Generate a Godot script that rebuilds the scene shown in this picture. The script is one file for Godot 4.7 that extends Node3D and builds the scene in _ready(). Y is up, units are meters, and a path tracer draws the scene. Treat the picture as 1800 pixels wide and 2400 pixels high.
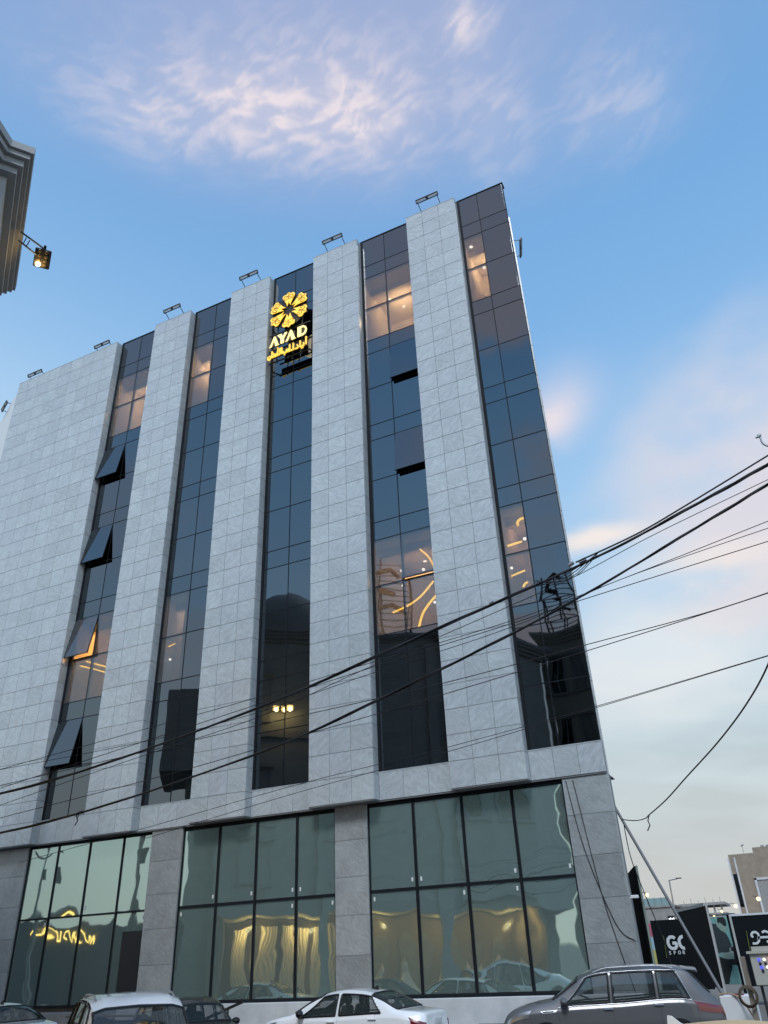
extends Node3D
# Six storey stone and glass clinic building on a city street at dusk.

const V2 := Vector2.ZERO

class MB:
	var v := PackedVector3Array()
	var n := PackedVector3Array()
	var c := PackedColorArray()
	var col := Color(1, 1, 1)
	var tinted := false
	var xf := Transform3D()
	func t3(a: Vector3, b: Vector3, d: Vector3, na: Vector3, nb: Vector3, nd: Vector3) -> void:
		a = xf * a
		b = xf * b
		d = xf * d
		na = (xf.basis * na).normalized()
		nb = (xf.basis * nb).normalized()
		nd = (xf.basis * nd).normalized()
		if (b - a).cross(d - a).dot(na + nb + nd) > 0.0:
			v.append_array([a, d, b])
			n.append_array([na, nd, nb])
		else:
			v.append_array([a, b, d])
			n.append_array([na, nb, nd])
		if tinted:
			c.append_array([col, col, col])
	func tri(a: Vector3, b: Vector3, d: Vector3) -> void:
		var m := (b - a).cross(d - a)
		if m.length_squared() < 1e-16:
			return
		m = m.normalized()
		t3(a, b, d, m, m, m)
	func quad(a: Vector3, b: Vector3, d: Vector3, e: Vector3) -> void:
		tri(a, b, d)
		tri(a, d, e)
	func box(ctr: Vector3, s: Vector3) -> void:
		var h := s * 0.5
		var p := []
		for i in 8:
			p.append(ctr + Vector3(h.x if i & 1 else -h.x, h.y if i & 2 else -h.y, h.z if i & 4 else -h.z))
		quad(p[4], p[5], p[7], p[6])
		quad(p[1], p[0], p[2], p[3])
		quad(p[5], p[1], p[3], p[7])
		quad(p[0], p[4], p[6], p[2])
		quad(p[6], p[7], p[3], p[2])
		quad(p[0], p[1], p[5], p[4])
	func box2(lo: Vector3, hi: Vector3) -> void:
		box((lo + hi) * 0.5, (hi - lo).abs())
	# box with chamfered edges
	func cbox(ctr: Vector3, s: Vector3, ch: float) -> void:
		var h := s * 0.5
		var q := h - Vector3(ch, ch, ch)
		for ax in 3:
			var b := (ax + 1) % 3
			var d := (ax + 2) % 3
			for sg in [-1.0, 1.0]:
				var pts := []
				for uv in [[-1, -1], [1, -1], [1, 1], [-1, 1]]:
					var w := Vector3()
					w[ax] = sg * h[ax]
					w[b] = uv[0] * q[b]
					w[d] = uv[1] * q[d]
					pts.append(ctr + w)
				if sg > 0:
					quad(pts[0], pts[1], pts[2], pts[3])
				else:
					quad(pts[3], pts[2], pts[1], pts[0])
			for s1 in [-1.0, 1.0]:
				for s2 in [-1.0, 1.0]:
					var e := []
					for k in [-1.0, 1.0]:
						var w1 := Vector3()
						w1[ax] = k * q[ax]
						w1[b] = s1 * h[b]
						w1[d] = s2 * q[d]
						var w2 := Vector3()
						w2[ax] = k * q[ax]
						w2[b] = s1 * q[b]
						w2[d] = s2 * h[d]
						e.append(ctr + w1)
						e.append(ctr + w2)
					if s1 * s2 > 0:
						quad(e[0], e[2], e[3], e[1])
					else:
						quad(e[1], e[3], e[2], e[0])
		for i in 8:
			var sg3 := Vector3(1 if i & 1 else -1, 1 if i & 2 else -1, 1 if i & 4 else -1)
			var a := ctr + Vector3(sg3.x * h.x, sg3.y * q.y, sg3.z * q.z)
			var b2 := ctr + Vector3(sg3.x * q.x, sg3.y * h.y, sg3.z * q.z)
			var d2 := ctr + Vector3(sg3.x * q.x, sg3.y * q.y, sg3.z * h.z)
			if sg3.x * sg3.y * sg3.z > 0:
				tri(a, b2, d2)
			else:
				tri(a, d2, b2)
	# slab between 2D outline at z0 and z1 (outline in x,y)
	func extrude(poly: PackedVector2Array, z0: float, z1: float) -> void:
		var p := poly
		if Geometry2D.is_polygon_clockwise(p):
			p = poly.duplicate()
			p.reverse()
		var ix := Geometry2D.triangulate_polygon(p)
		for i in range(0, ix.size(), 3):
			var a := p[ix[i]]
			var b := p[ix[i + 1]]
			var d := p[ix[i + 2]]
			var f := Vector3(0, 0, 1)
			t3(Vector3(a.x, a.y, z1), Vector3(b.x, b.y, z1), Vector3(d.x, d.y, z1), f, f, f)
			t3(Vector3(a.x, a.y, z0), Vector3(b.x, b.y, z0), Vector3(d.x, d.y, z0), -f, -f, -f)
		for i in p.size():
			var a2 := p[i]
			var b2 := p[(i + 1) % p.size()]
			quad(Vector3(a2.x, a2.y, z0), Vector3(b2.x, b2.y, z0), Vector3(b2.x, b2.y, z1), Vector3(a2.x, a2.y, z1))
	func stroke(pts: PackedVector2Array, w: float, z0: float, z1: float) -> void:
		for poly in Geometry2D.offset_polyline(pts, w * 0.5, Geometry2D.JOIN_ROUND, Geometry2D.END_BUTT):
			if not Geometry2D.is_polygon_clockwise(poly):
				extrude(poly, z0, z1)
	# vertical prism on an outline in x,z
	func prism(poly: PackedVector2Array, y0: float, y1: float) -> void:
		var o := xf
		xf = o * Transform3D(Basis(Vector3(1, 0, 0), Vector3(0, 0, 1), Vector3(0, 1, 0)), Vector3.ZERO)
		extrude(poly, y0, y1)
		xf = o
	func tube(pts: PackedVector3Array, r, sides := 8) -> void:
		var rings := []
		var nor := []
		var up := Vector3.UP
		for i in pts.size():
			var d := pts[mini(i + 1, pts.size() - 1)] - pts[maxi(i - 1, 0)]
			d = d.normalized()
			if absf(d.dot(up)) > 0.95:
				up = Vector3.RIGHT if absf(d.x) < 0.9 else Vector3.BACK
			var sx := d.cross(up).normalized()
			var sy := sx.cross(d).normalized()
			up = sy
			var rr: float = r[i] if r is Array or r is PackedFloat32Array else r
			var a := []
			var b := []
			for k in sides:
				var t := TAU * k / sides
				var w := sx * cos(t) + sy * sin(t)
				a.append(pts[i] + w * rr)
				b.append(w)
			rings.append(a)
			nor.append(b)
		for i in pts.size() - 1:
			for k in sides:
				var k2 := (k + 1) % sides
				t3(rings[i][k], rings[i + 1][k], rings[i + 1][k2], nor[i][k], nor[i + 1][k], nor[i + 1][k2])
				t3(rings[i][k], rings[i + 1][k2], rings[i][k2], nor[i][k], nor[i + 1][k2], nor[i][k2])
		for k in range(1, sides - 1):
			tri(rings[0][0], rings[0][k], rings[0][k + 1])
			var e: Array = rings[pts.size() - 1]
			tri(e[0], e[k + 1], e[k])
	func bar(a: Vector3, b: Vector3, r: float, sides := 6) -> void:
		tube(PackedVector3Array([a, b]), r, sides)
	# square-section bar
	func beam(a: Vector3, b: Vector3, w: float, h: float) -> void:
		var d := (b - a)
		var l := d.length()
		d /= l
		var up := Vector3.UP if absf(d.y) < 0.95 else Vector3.BACK
		var sx := d.cross(up).normalized()
		var o := xf
		xf = o * Transform3D(Basis(d, sx.cross(d), sx), (a + b) * 0.5)
		box(Vector3.ZERO, Vector3(l, h, w))
		xf = o
	func lathe(prof: PackedVector2Array, sides := 20, stretch := Vector2.ONE) -> void:
		for i in prof.size() - 1:
			var a := prof[i]
			var b := prof[i + 1]
			var d := b - a
			var nn := Vector2(d.y, -d.x).normalized()
			for k in sides:
				var t0 := TAU * k / sides
				var t1 := TAU * (k + 1) / sides
				var e0 := Vector3(cos(t0) * stretch.x, 0, sin(t0) * stretch.y)
				var e1 := Vector3(cos(t1) * stretch.x, 0, sin(t1) * stretch.y)
				var n0 := e0 * nn.x + Vector3.UP * nn.y
				var n1 := e1 * nn.x + Vector3.UP * nn.y
				var p0 := e0 * a.x + Vector3.UP * a.y
				var p1 := e1 * a.x + Vector3.UP * a.y
				var q0 := e0 * b.x + Vector3.UP * b.y
				var q1 := e1 * b.x + Vector3.UP * b.y
				if a.x > 1e-5:
					t3(p0, q0, p1, n0, n0, n1)
				if b.x > 1e-5:
					t3(p1, q0, q1, n1, n0, n1)
	# smooth grid of points
	func grid(p: Array, flip := false) -> void:
		var nu := p.size()
		var nv: int = p[0].size()
		var nr := []
		for i in nu:
			var row := []
			for j in nv:
				var du: Vector3 = p[mini(i + 1, nu - 1)][j] - p[maxi(i - 1, 0)][j]
				var dv: Vector3 = p[i][mini(j + 1, nv - 1)] - p[i][maxi(j - 1, 0)]
				var m := du.cross(dv)
				if m.length_squared() < 1e-14:
					m = Vector3.UP
				row.append(-m.normalized() if flip else m.normalized())
			nr.append(row)
		for i in nu - 1:
			for j in nv - 1:
				t3(p[i][j], p[i + 1][j], p[i + 1][j + 1], nr[i][j], nr[i + 1][j], nr[i + 1][j + 1])
				t3(p[i][j], p[i + 1][j + 1], p[i][j + 1], nr[i][j], nr[i + 1][j + 1], nr[i][j + 1])
	func mesh(m: Material = null, into: ArrayMesh = null) -> ArrayMesh:
		var am := into if into else ArrayMesh.new()
		var a := []
		a.resize(Mesh.ARRAY_MAX)
		a[Mesh.ARRAY_VERTEX] = v
		a[Mesh.ARRAY_NORMAL] = n
		if tinted:
			a[Mesh.ARRAY_COLOR] = c
		am.add_surface_from_arrays(Mesh.PRIMITIVE_TRIANGLES, a)
		if m:
			am.surface_set_material(am.get_surface_count() - 1, m)
		return am

var used := {}
var rng := RandomNumberGenerator.new()
var M := {}

func V(x: float, y: float) -> Vector2:
	return Vector2(x, y)

func numbered(s: String) -> String:
	if not used.has(s):
		used[s] = 0
		return s
	used[s] += 1
	return "%s_%03d" % [s, used[s]]

func tag(o: Node, label: String, category: String, group := "") -> Node:
	o.set_meta("label", label)
	o.set_meta("category", category)
	if group:
		o.set_meta("group", group)
	return o

func thing(called: String, label: String, category: String, at := Vector3.ZERO, turn := 0.0, group := "") -> Node3D:
	var o := Node3D.new()
	o.name = numbered(called)
	add_child(o)
	o.position = at
	o.rotation.y = turn
	tag(o, label, category, group)
	return o

func put(called: String, mb, m: Material, parent: Node = null) -> MeshInstance3D:
	var o := MeshInstance3D.new()
	o.mesh = mb.mesh() if mb is MB else mb
	if m:
		o.material_override = m
	if parent == null:
		o.name = numbered(called)
		add_child(o)
	else:
		o.name = called
		var k := 0
		while parent.has_node(NodePath(String(o.name))):
			k = int(parent.get_meta("_n_" + called, 0)) + 1
			parent.set_meta("_n_" + called, k)
			o.name = "%s_%03d" % [called, k]
		parent.add_child(o, true)
	return o

func struct(called: String, mb, m: Material) -> MeshInstance3D:
	var o := put(called, mb, m)
	o.set_meta("kind", "structure")
	return o

func lin(r: float, g: float, b: float, a := 1.0) -> Color:
	var c := Color(r, g, b).linear_to_srgb()
	c.a = a
	return c

func mat(r: float, g: float, b: float, rough := 0.6, metal := 0.0, spec := 0.5) -> StandardMaterial3D:
	var m := StandardMaterial3D.new()
	m.albedo_color = lin(r, g, b)
	m.roughness = rough
	m.metallic = metal
	m.metallic_specular = spec
	return m

func glow(r: float, g: float, b: float, e: float) -> StandardMaterial3D:
	var m := mat(r * 0.5, g * 0.5, b * 0.5, 0.5)
	m.emission_enabled = true
	m.emission = lin(r, g, b)
	m.emission_energy_multiplier = e
	return m

func fbm(seed_: int, freq: float, oct := 4) -> FastNoiseLite:
	var f := FastNoiseLite.new()
	f.seed = seed_
	f.noise_type = FastNoiseLite.TYPE_SIMPLEX_SMOOTH
	f.frequency = freq
	f.fractal_octaves = oct
	return f

func ramp_tex(seed_: int, freq: float, size: int, c0: Color, c1: Color, oct := 5) -> NoiseTexture2D:
	var t := NoiseTexture2D.new()
	t.width = size
	t.height = size
	t.seamless = true
	t.noise = fbm(seed_, freq, oct)
	var g := Gradient.new()
	g.set_color(0, c0)
	g.set_color(1, c1)
	t.color_ramp = g
	return t

func tri_tex(m: StandardMaterial3D, t: Texture2D, s: float, offs := Vector3.ZERO) -> void:
	m.albedo_texture = t
	m.uv1_triplanar = true
	m.uv1_world_triplanar = true
	m.uv1_scale = Vector3(s, s, s)
	m.uv1_offset = offs
	m.uv1_triplanar_sharpness = 8.0

# ------------------------------------------------------------------ sky
const SW := 3072
const SH := 1536
var sky_data := PackedFloat32Array()
var sky_rows := []
var nz1: FastNoiseLite
var nz2: FastNoiseLite
var nz3: FastNoiseLite
const SKY_EL := [-90.0, 0.0, 4.0, 9.0, 15.0, 22.0, 30.0, 40.0, 50.0, 62.0, 90.0]
var sky_c := []

func g2(x: float, y: float, sx: float, sy: float) -> float:
	return exp(-(x * x) / (sx * sx) - (y * y) / (sy * sy))

func sky_row(j: int) -> void:
	var row := PackedFloat32Array()
	row.resize(SW * 4)
	var el := 90.0 - 180.0 * (j + 0.5) / SH
	for i in SW:
		var az := 360.0 * (i + 0.5) / SW
		if az > 180.0:
			az -= 360.0
		var c := sky_at(az, el)
		var o := i * 4
		row[o] = c.x
		row[o + 1] = c.y
		row[o + 2] = c.z
		row[o + 3] = 1.0
	sky_rows[j] = row

func sky_at(az: float, el: float) -> Vector3:
	var k := 0
	while k < SKY_EL.size() - 2 and el > SKY_EL[k + 1]:
		k += 1
	var c: Vector3 = sky_c[k].lerp(sky_c[k + 1], clampf((el - SKY_EL[k]) / (SKY_EL[k + 1] - SKY_EL[k]), 0.0, 1.0))
	if el < -2.0:
		return c
	var y := sin(deg_to_rad(el))
	var ce := cos(deg_to_rad(el))
	var pale := Vector3(0.60, 0.79, 0.95)
	var lav := Vector3(0.42, 0.46, 0.66)
	var pink := Vector3(0.88, 0.78, 0.81)
	var soft := Vector3(0.74, 0.71, 0.77)
	var warm := Vector3(0.95, 0.85, 0.79)
	var ar := deg_to_rad(az)
	var dx := sin(ar) * ce
	var dz := -cos(ar) * ce
	var s := 1.0 / (y + 0.16)
	var px := dx * s
	var pz := dz * s
	var a := nz1.get_noise_2d(px * 60.0, pz * 60.0)
	var b := nz3.get_noise_3d(dx * 26.0, y * 26.0, dz * 26.0)
	# brighter, paler sky towards the left
	var lf := smoothstep(-8.0, -62.0, az) * (1.0 - smoothstep(70.0, 150.0, -az)) * exp(-pow((el - 24.0) / 15.0, 2.0))
	c = c.lerp(pale, 0.75 * lf)
	# high lavender veil
	var hv := smoothstep(47.0, 60.0, el) * (1.0 - smoothstep(-25.0, 25.0, az)) * (0.5 + 0.5 * b) * (1.0 - smoothstep(100.0, 140.0, -az))
	c = c.lerp(lav, clampf(0.85 * hv, 0.0, 0.8))
	# the torn pink wisps overhead
	var ja := az + 3.0 * b + 3.0 * a
	var je := el + 0.6 + 1.8 * b - 0.9 * a
	var env := 0.85 * g2(ja + 52.0, je - 55.6, 9.0, 2.0) + 0.55 * g2(ja + 46.0, je - 58.6, 9.0, 1.6) + 1.0 * g2(ja + 37.0, je - 57.4, 7.5, 2.7) + 1.1 * g2(ja + 26.0, je - 58.2, 8.5, 3.0) + 0.55 * g2(ja + 10.0, je - 56.6, 4.0, 3.2) + 0.5 * g2(ja - 3.0, je - 55.2, 6.5, 3.0) + 0.9 * g2(ja + 11.0, je - 62.8, 3.0, 1.5) + 0.35 * g2(ja + 30.0, je - 61.0, 22.0, 3.0)
	if env > 0.01:
		# filaments: noise stretched along a slanting direction, warped by itself
		var qx := az * 0.62 * cos(deg_to_rad(57.0))
		var qy := el - 57.0
		var wx := nz3.get_noise_2d(qx * 6.0, qy * 6.0 + 40.0)
		var wy := nz3.get_noise_2d(qx * 6.0 + 70.0, qy * 6.0)
		var ux := (qx * 0.72 + qy * 0.69) + 1.0 * wx
		var uy := (qy * 0.72 - qx * 0.69) + 1.0 * wy
		var f1 := nz2.get_noise_2d(ux * 8.0, uy * 24.0)
		var f2 := 1.0 - absf(nz2.get_noise_2d(ux * 9.0 + 31.0, uy * 26.0 + 9.0)) * 3.2
		var lump := nz3.get_noise_2d(qx * 13.0 + 5.0 * f1, qy * 13.0)
		var w := env * (0.34 + 0.46 * smoothstep(-0.35, 0.6, 0.9 * f1 + 0.7 * lump) + 0.20 * maxf(f2, 0.0) * smoothstep(-0.3, 0.35, lump))
		c = c.lerp(pink, clampf(w * 0.78, 0.0, 0.9))
	c = c.lerp(pale, 0.30 * smoothstep(-22.0, 0.0, az) * (1.0 - smoothstep(60.0, 120.0, az)) * exp(-pow((el - 24.0) / 12.0, 2.0)))
	# soft bank on the right
	var d := nz2.get_noise_3d(dx * 50.0, y * 70.0, dz * 50.0)
	var q := az - 8.0 + 9.0 * b
	var r2 := smoothstep(0.12, 0.70, g2(q, el - 27.0 + 8.0 * a + 2.5 * d, 13.5, 10.0))
	c = c.lerp(soft, clampf(r2 * (0.70 + 0.8 * a + 0.6 * d), 0.0, 0.92))
	var e1 := g2(az - 1.5 + 6.0 * b, el - 23.8 - 0.25 * (az - 1.5) + 3.0 * a + 1.6 * d, 8.0, 1.8)
	c = c.lerp(warm, clampf(e1 * 0.6, 0.0, 0.65))
	c = c.lerp(warm, clampf(0.95 * g2(az + 7.6 + 3.0 * b, el - 26.6 - 0.1 * az + 1.2 * a + 0.9 * d, 4.6, 0.8), 0.0, 0.9))
	c = c.lerp(pink, clampf(0.75 * g2(az + 9.4 + 2.5 * b + 1.5 * d, el - 35.9 + 2.0 * a + 1.6 * d, 2.6, 1.3) + 0.3 * g2(az + 8.0 + 3.0 * b, el - 37.5 + 2.0 * a, 3.4, 2.2), 0.0, 0.85))
	# low streaky cloud
	var lo := smoothstep(-18.0, -2.0, az) * (1.0 - smoothstep(60.0, 120.0, az)) * exp(-pow((el - 12.5) / 7.5, 2.0))
	var st := nz3.get_noise_2d(az * 2.2 + el * 3.0, el * 9.0)
	c = c.lerp(Vector3(0.66, 0.76, 0.80), clampf(lo * (0.35 + 0.9 * st + 0.3 * d), 0.0, 0.7))
	c = c.lerp(Vector3(0.88, 0.89, 0.89), clampf(0.85 * g2(az + 6.0, el - 17.0 + 2.0 * b + 1.5 * d, 7.0, 3.0), 0.0, 0.6))
	# the sky behind the viewer: same air, a little brighter towards the afterglow, broken pink cloud
	var daz := absf(az + 25.0)
	if daz > 180.0:
		daz = 360.0 - daz
	var back := smoothstep(60.0, 140.0, daz)
	if back > 0.0:
		var cl := smoothstep(-0.05, 0.45, nz1.get_noise_2d(px * 34.0 + 90.0, pz * 34.0)) * 0.55 * exp(-pow((el - 36.0) / 22.0, 2.0))
		var ab := az + 360.0 if az < 0.0 else az
		var bank := smoothstep(0.25, 0.8, g2(ab - 190.0 + 10.0 * b, el - 48.0 + 7.0 * a + 3.0 * d, 23.0, 9.0)) * (0.75 + 0.5 * d)
		c = c.lerp(Vector3(0.56, 0.475, 0.505), clampf(back * maxf(maxf(cl, bank * 0.95), 0.85 * smoothstep(0.3, 0.8, g2(ab - 205.0 + 8.0 * b, el - 19.5 + 3.0 * a + d, 22.0, 3.6))), 0.0, 0.92))
		c *= 1.0 + 0.58 * back
	return c

func build_sky() -> ImageTexture:
	nz1 = fbm(11, 0.03, 5)
	nz2 = fbm(23, 0.055, 5)
	nz2.domain_warp_enabled = true
	nz2.domain_warp_amplitude = 3.5
	nz2.domain_warp_frequency = 0.05
	nz3 = fbm(37, 0.035, 3)
	for p in [[120, 118, 112], [199, 199, 195], [198, 200, 198], [193, 203, 205], [188, 207, 219], [170, 204, 235], [150, 194, 236], [128, 179, 230], [118, 169, 222], [124, 163, 214], [112, 146, 200]]:
		sky_c.append(Vector3(pow(p[0] / 255.0, 2.2), pow(p[1] / 255.0, 2.2), pow(p[2] / 255.0, 2.2)))
	sky_rows.resize(SH)
	var task := WorkerThreadPool.add_group_task(sky_row, SH)
	WorkerThreadPool.wait_for_group_task_completion(task)
	var all := PackedByteArray()
	for r in sky_rows:
		all.append_array((r as PackedFloat32Array).to_byte_array())
	sky_rows.clear()
	return ImageTexture.create_from_image(Image.create_from_data(SW, SH, false, Image.FORMAT_RGBAF, all))

# ------------------------------------------------------------------ textures
func stone_image(seed_: int, lo: float, hi: float, streak: float, tint: Vector3) -> ImageTexture:
	var s := 768
	var n1 := fbm(seed_, 0.006, 4).get_seamless_image(s, s)
	var n2 := fbm(seed_ + 5, 0.011, 4).get_seamless_image(s, s)
	var n3 := fbm(seed_ + 9, 0.09, 3).get_seamless_image(s, s)
	n1.convert(Image.FORMAT_L8)
	n2.convert(Image.FORMAT_L8)
	n3.convert(Image.FORMAT_L8)
	var a := n1.get_data()
	var b := n2.get_data()
	var d := n3.get_data()
	var out := PackedByteArray()
	out.resize(s * s * 3)
	for y in s:
		for x in s:
			var warp := int(a[y * s + x] * 0.35)
			var u := posmod(x + y + warp, s)
			var w := posmod((x - y) * 4 + warp * 3, s)
			var st := b[w * s + u] / 255.0
			var base := lerpf(lo, hi, a[y * s + x] / 255.0) + (d[y * s + x] / 255.0 - 0.5) * 0.006
			base += streak * (smoothstep(0.50, 0.82, st) - 0.8 * smoothstep(0.48, 0.2, st))
			var o := (y * s + x) * 3
			out[o] = int(clampf(pow(base * tint.x, 0.4545) * 255.0, 0, 255))
			out[o + 1] = int(clampf(pow(base * tint.y, 0.4545) * 255.0, 0, 255))
			out[o + 2] = int(clampf(pow(base * tint.z, 0.4545) * 255.0, 0, 255))
	return ImageTexture.create_from_image(Image.create_from_data(s, s, false, Image.FORMAT_RGB8, out))

func make_materials() -> void:
	var st := stone_image(101, 0.465, 0.525, 0.058, Vector3(0.925, 1.0, 1.02))
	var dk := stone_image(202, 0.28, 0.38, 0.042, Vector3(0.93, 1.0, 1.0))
	M.stone = []
	M.stone_v = []
	for i in 6:
		var m := mat(1, 1, 1, 0.28, 0.0, 0.55)
		var t: float = [1.0, 0.965, 1.03, 0.985, 0.935, 1.015][i]
		m.albedo_color = lin(t, t * (1.0 + 0.006 * (i % 3 - 1)), t * (1.0 + 0.012 * (i % 2)))
		tri_tex(m, st, 0.2, Vector3(0.37 * i, 0.61 * i, 0.23 * i))
		if i % 2 == 1:
			m.uv1_scale = Vector3(-0.2, 0.17, 0.2)
		M.stone.append(m)
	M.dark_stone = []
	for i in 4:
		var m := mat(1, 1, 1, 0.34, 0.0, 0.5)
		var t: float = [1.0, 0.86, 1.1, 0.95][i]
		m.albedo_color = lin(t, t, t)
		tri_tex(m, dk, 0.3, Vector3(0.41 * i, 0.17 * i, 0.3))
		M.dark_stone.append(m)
	M.joint = mat(0.20, 0.21, 0.215, 0.8)
	M.glass = []
	for i in 3:
		var m := mat([0.118, 0.112, 0.124][i], [0.131, 0.127, 0.135][i], [0.140, 0.138, 0.143][i], 0.02, 1.0)
		M.glass.append(m)
	# the same coated glass where a lit room can be seen through it
	var cg := mat(0.14, 0.15, 0.16, 0.02, 0.72)
	cg.transparency = BaseMaterial3D.TRANSPARENCY_ALPHA
	cg.albedo_color.a = 0.0
	M.clear_glass = cg
	M.shop_glass = mat(0.36, 0.475, 0.437, 0.025, 0.76, 0.6)
	M.frame = mat(0.012, 0.014, 0.018, 0.6, 0.0, 0.25)
	M.black = mat(0.006, 0.007, 0.009, 0.5)
	M.steel = mat(0.36, 0.37, 0.38, 0.35, 0.7)
	M.dark_steel = mat(0.05, 0.05, 0.055, 0.45, 0.5)
	M.white = mat(0.72, 0.73, 0.72, 0.6)
	M.cable = mat(0.012, 0.012, 0.014, 0.55)
	M.soffit = mat(0.20, 0.205, 0.21, 0.7)
	M.plaster = mat(0.62, 0.64, 0.645, 0.85)
	tri_tex(M.plaster, ramp_tex(5, 0.01, 512, lin(0.78, 0.80, 0.81), lin(1, 1, 1)), 0.3)
	M.cream = mat(0.72, 0.60, 0.46, 0.9)
	M.room_white = mat(0.74, 0.70, 0.64, 0.9)
	M.concrete = mat(0.34, 0.33, 0.31, 0.9)
	tri_tex(M.concrete, ramp_tex(6, 0.012, 512, lin(0.7, 0.7, 0.7), lin(1.0, 1.0, 1.0)), 0.25)

# ------------------------------------------------------------------ the clinic building
const FLOORS := [31.39, 29.68, 28.91, 27.02, 25.14, 24.40, 22.52, 20.64, 19.90, 18.01, 16.16, 15.41, 13.56, 11.69, 10.95, 9.06, 7.17]
const PT := 31.24
const PB := 6.31
const DEP := 0.38
const TW := 0.785
const TH := 0.779

func tile_box(w: float, h: float, d := 0.03) -> MB:
	var b := MB.new()
	b.cbox(Vector3(0, 0, -d * 0.5), Vector3(w, h, d), 0.004)
	return b

var tile_mesh := {}
func tile(w: float, h: float) -> ArrayMesh:
	var key := Vector2i(int(round(w * 1000)), int(round(h * 1000)))
	if not tile_mesh.has(key):
		tile_mesh[key] = tile_box(w, h).mesh()
	return tile_mesh[key]

var loose := []     # tiles past the first three hundred, joined into one part: [transform, w, h, variant]

func place_tile(parent: Node, called: String, at: Vector3, w: float, h: float, yaw := 0.0, mats: Array = []) -> void:
	var ms: Array = mats if mats.size() else M.stone
	var o := put(called, tile(w, h), ms[rng.randi() % ms.size()], parent)
	o.position = at + Vector3(0, 0, rng.randf_range(-0.0015, 0.0015)).rotated(Vector3.UP, yaw)
	o.rotation = Vector3(rng.randf_range(-0.0018, 0.0018), yaw + rng.randf_range(-0.0018, 0.0018), 0)

func loose_tile(at: Vector3, w: float, h: float, yaw := 0.0) -> void:
	var bs := Basis.from_euler(Vector3(rng.randf_range(-0.0018, 0.0018), yaw + rng.randf_range(-0.0018, 0.0018), 0))
	loose.append([Transform3D(bs, at), w, h, rng.randi() % 6])

func pilaster(b: Node, x0: float, x1: float, cols: int, single: bool) -> void:
	var core := MB.new()
	core.box2(Vector3(x0 + 0.022, PB + 0.01, -0.30), Vector3(x1 - 0.022, PT - 0.012, DEP - 0.022))
	var p := put("pilaster", core, M.joint, b)
	var w := (x1 - x0) / cols
	for r in 32:
		var y := PT - TH * (r + 0.5)
		for k in cols:
			var at := Vector3(x0 + w * (k + 0.5), y, DEP)
			if single:
				place_tile(p, "stone_panel", at, w - 0.012, TH - 0.012)
			else:
				loose_tile(at, w - 0.012, TH - 0.012)
		for sd in [-1, 1]:
			loose_tile(Vector3(x1 if sd > 0 else x0, y, (DEP - 0.02) * 0.5 - 0.012), DEP - 0.03, TH - 0.012, PI / 2 * sd)
	var cap := MB.new()
	cap.cbox(Vector3((x0 + x1) * 0.5, PT + 0.006, 0.04), Vector3(x1 - x0 + 0.004, 0.035, 0.70), 0.006)
	put("coping", cap, M.stone[1], b)

func pane_mesh(w: float, h: float, bulge: float, wob: float, seed_: int) -> MB:
	var b := MB.new()
	var nu := 7
	var nv := 9
	var f := fbm(seed_, 0.7, 2)
	var pts := []
	for i in nu + 1:
		var row := []
		for j in nv + 1:
			var u := float(i) / nu
			var vv := float(j) / nv
			var z := bulge * sin(PI * u) * sin(PI * vv) + wob * f.get_noise_2d(u * w, vv * h)
			row.append(Vector3((u - 0.5) * w, (vv - 0.5) * h, z))
		pts.append(row)
	b.grid(pts)
	# edge thickness
	var q := Vector3(w * 0.5, h * 0.5, 0)
	b.quad(Vector3(-q.x, -q.y, -0.02), Vector3(-q.x, q.y, -0.02), Vector3(q.x, q.y, -0.02), Vector3(q.x, -q.y, -0.02))
	return b

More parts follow.
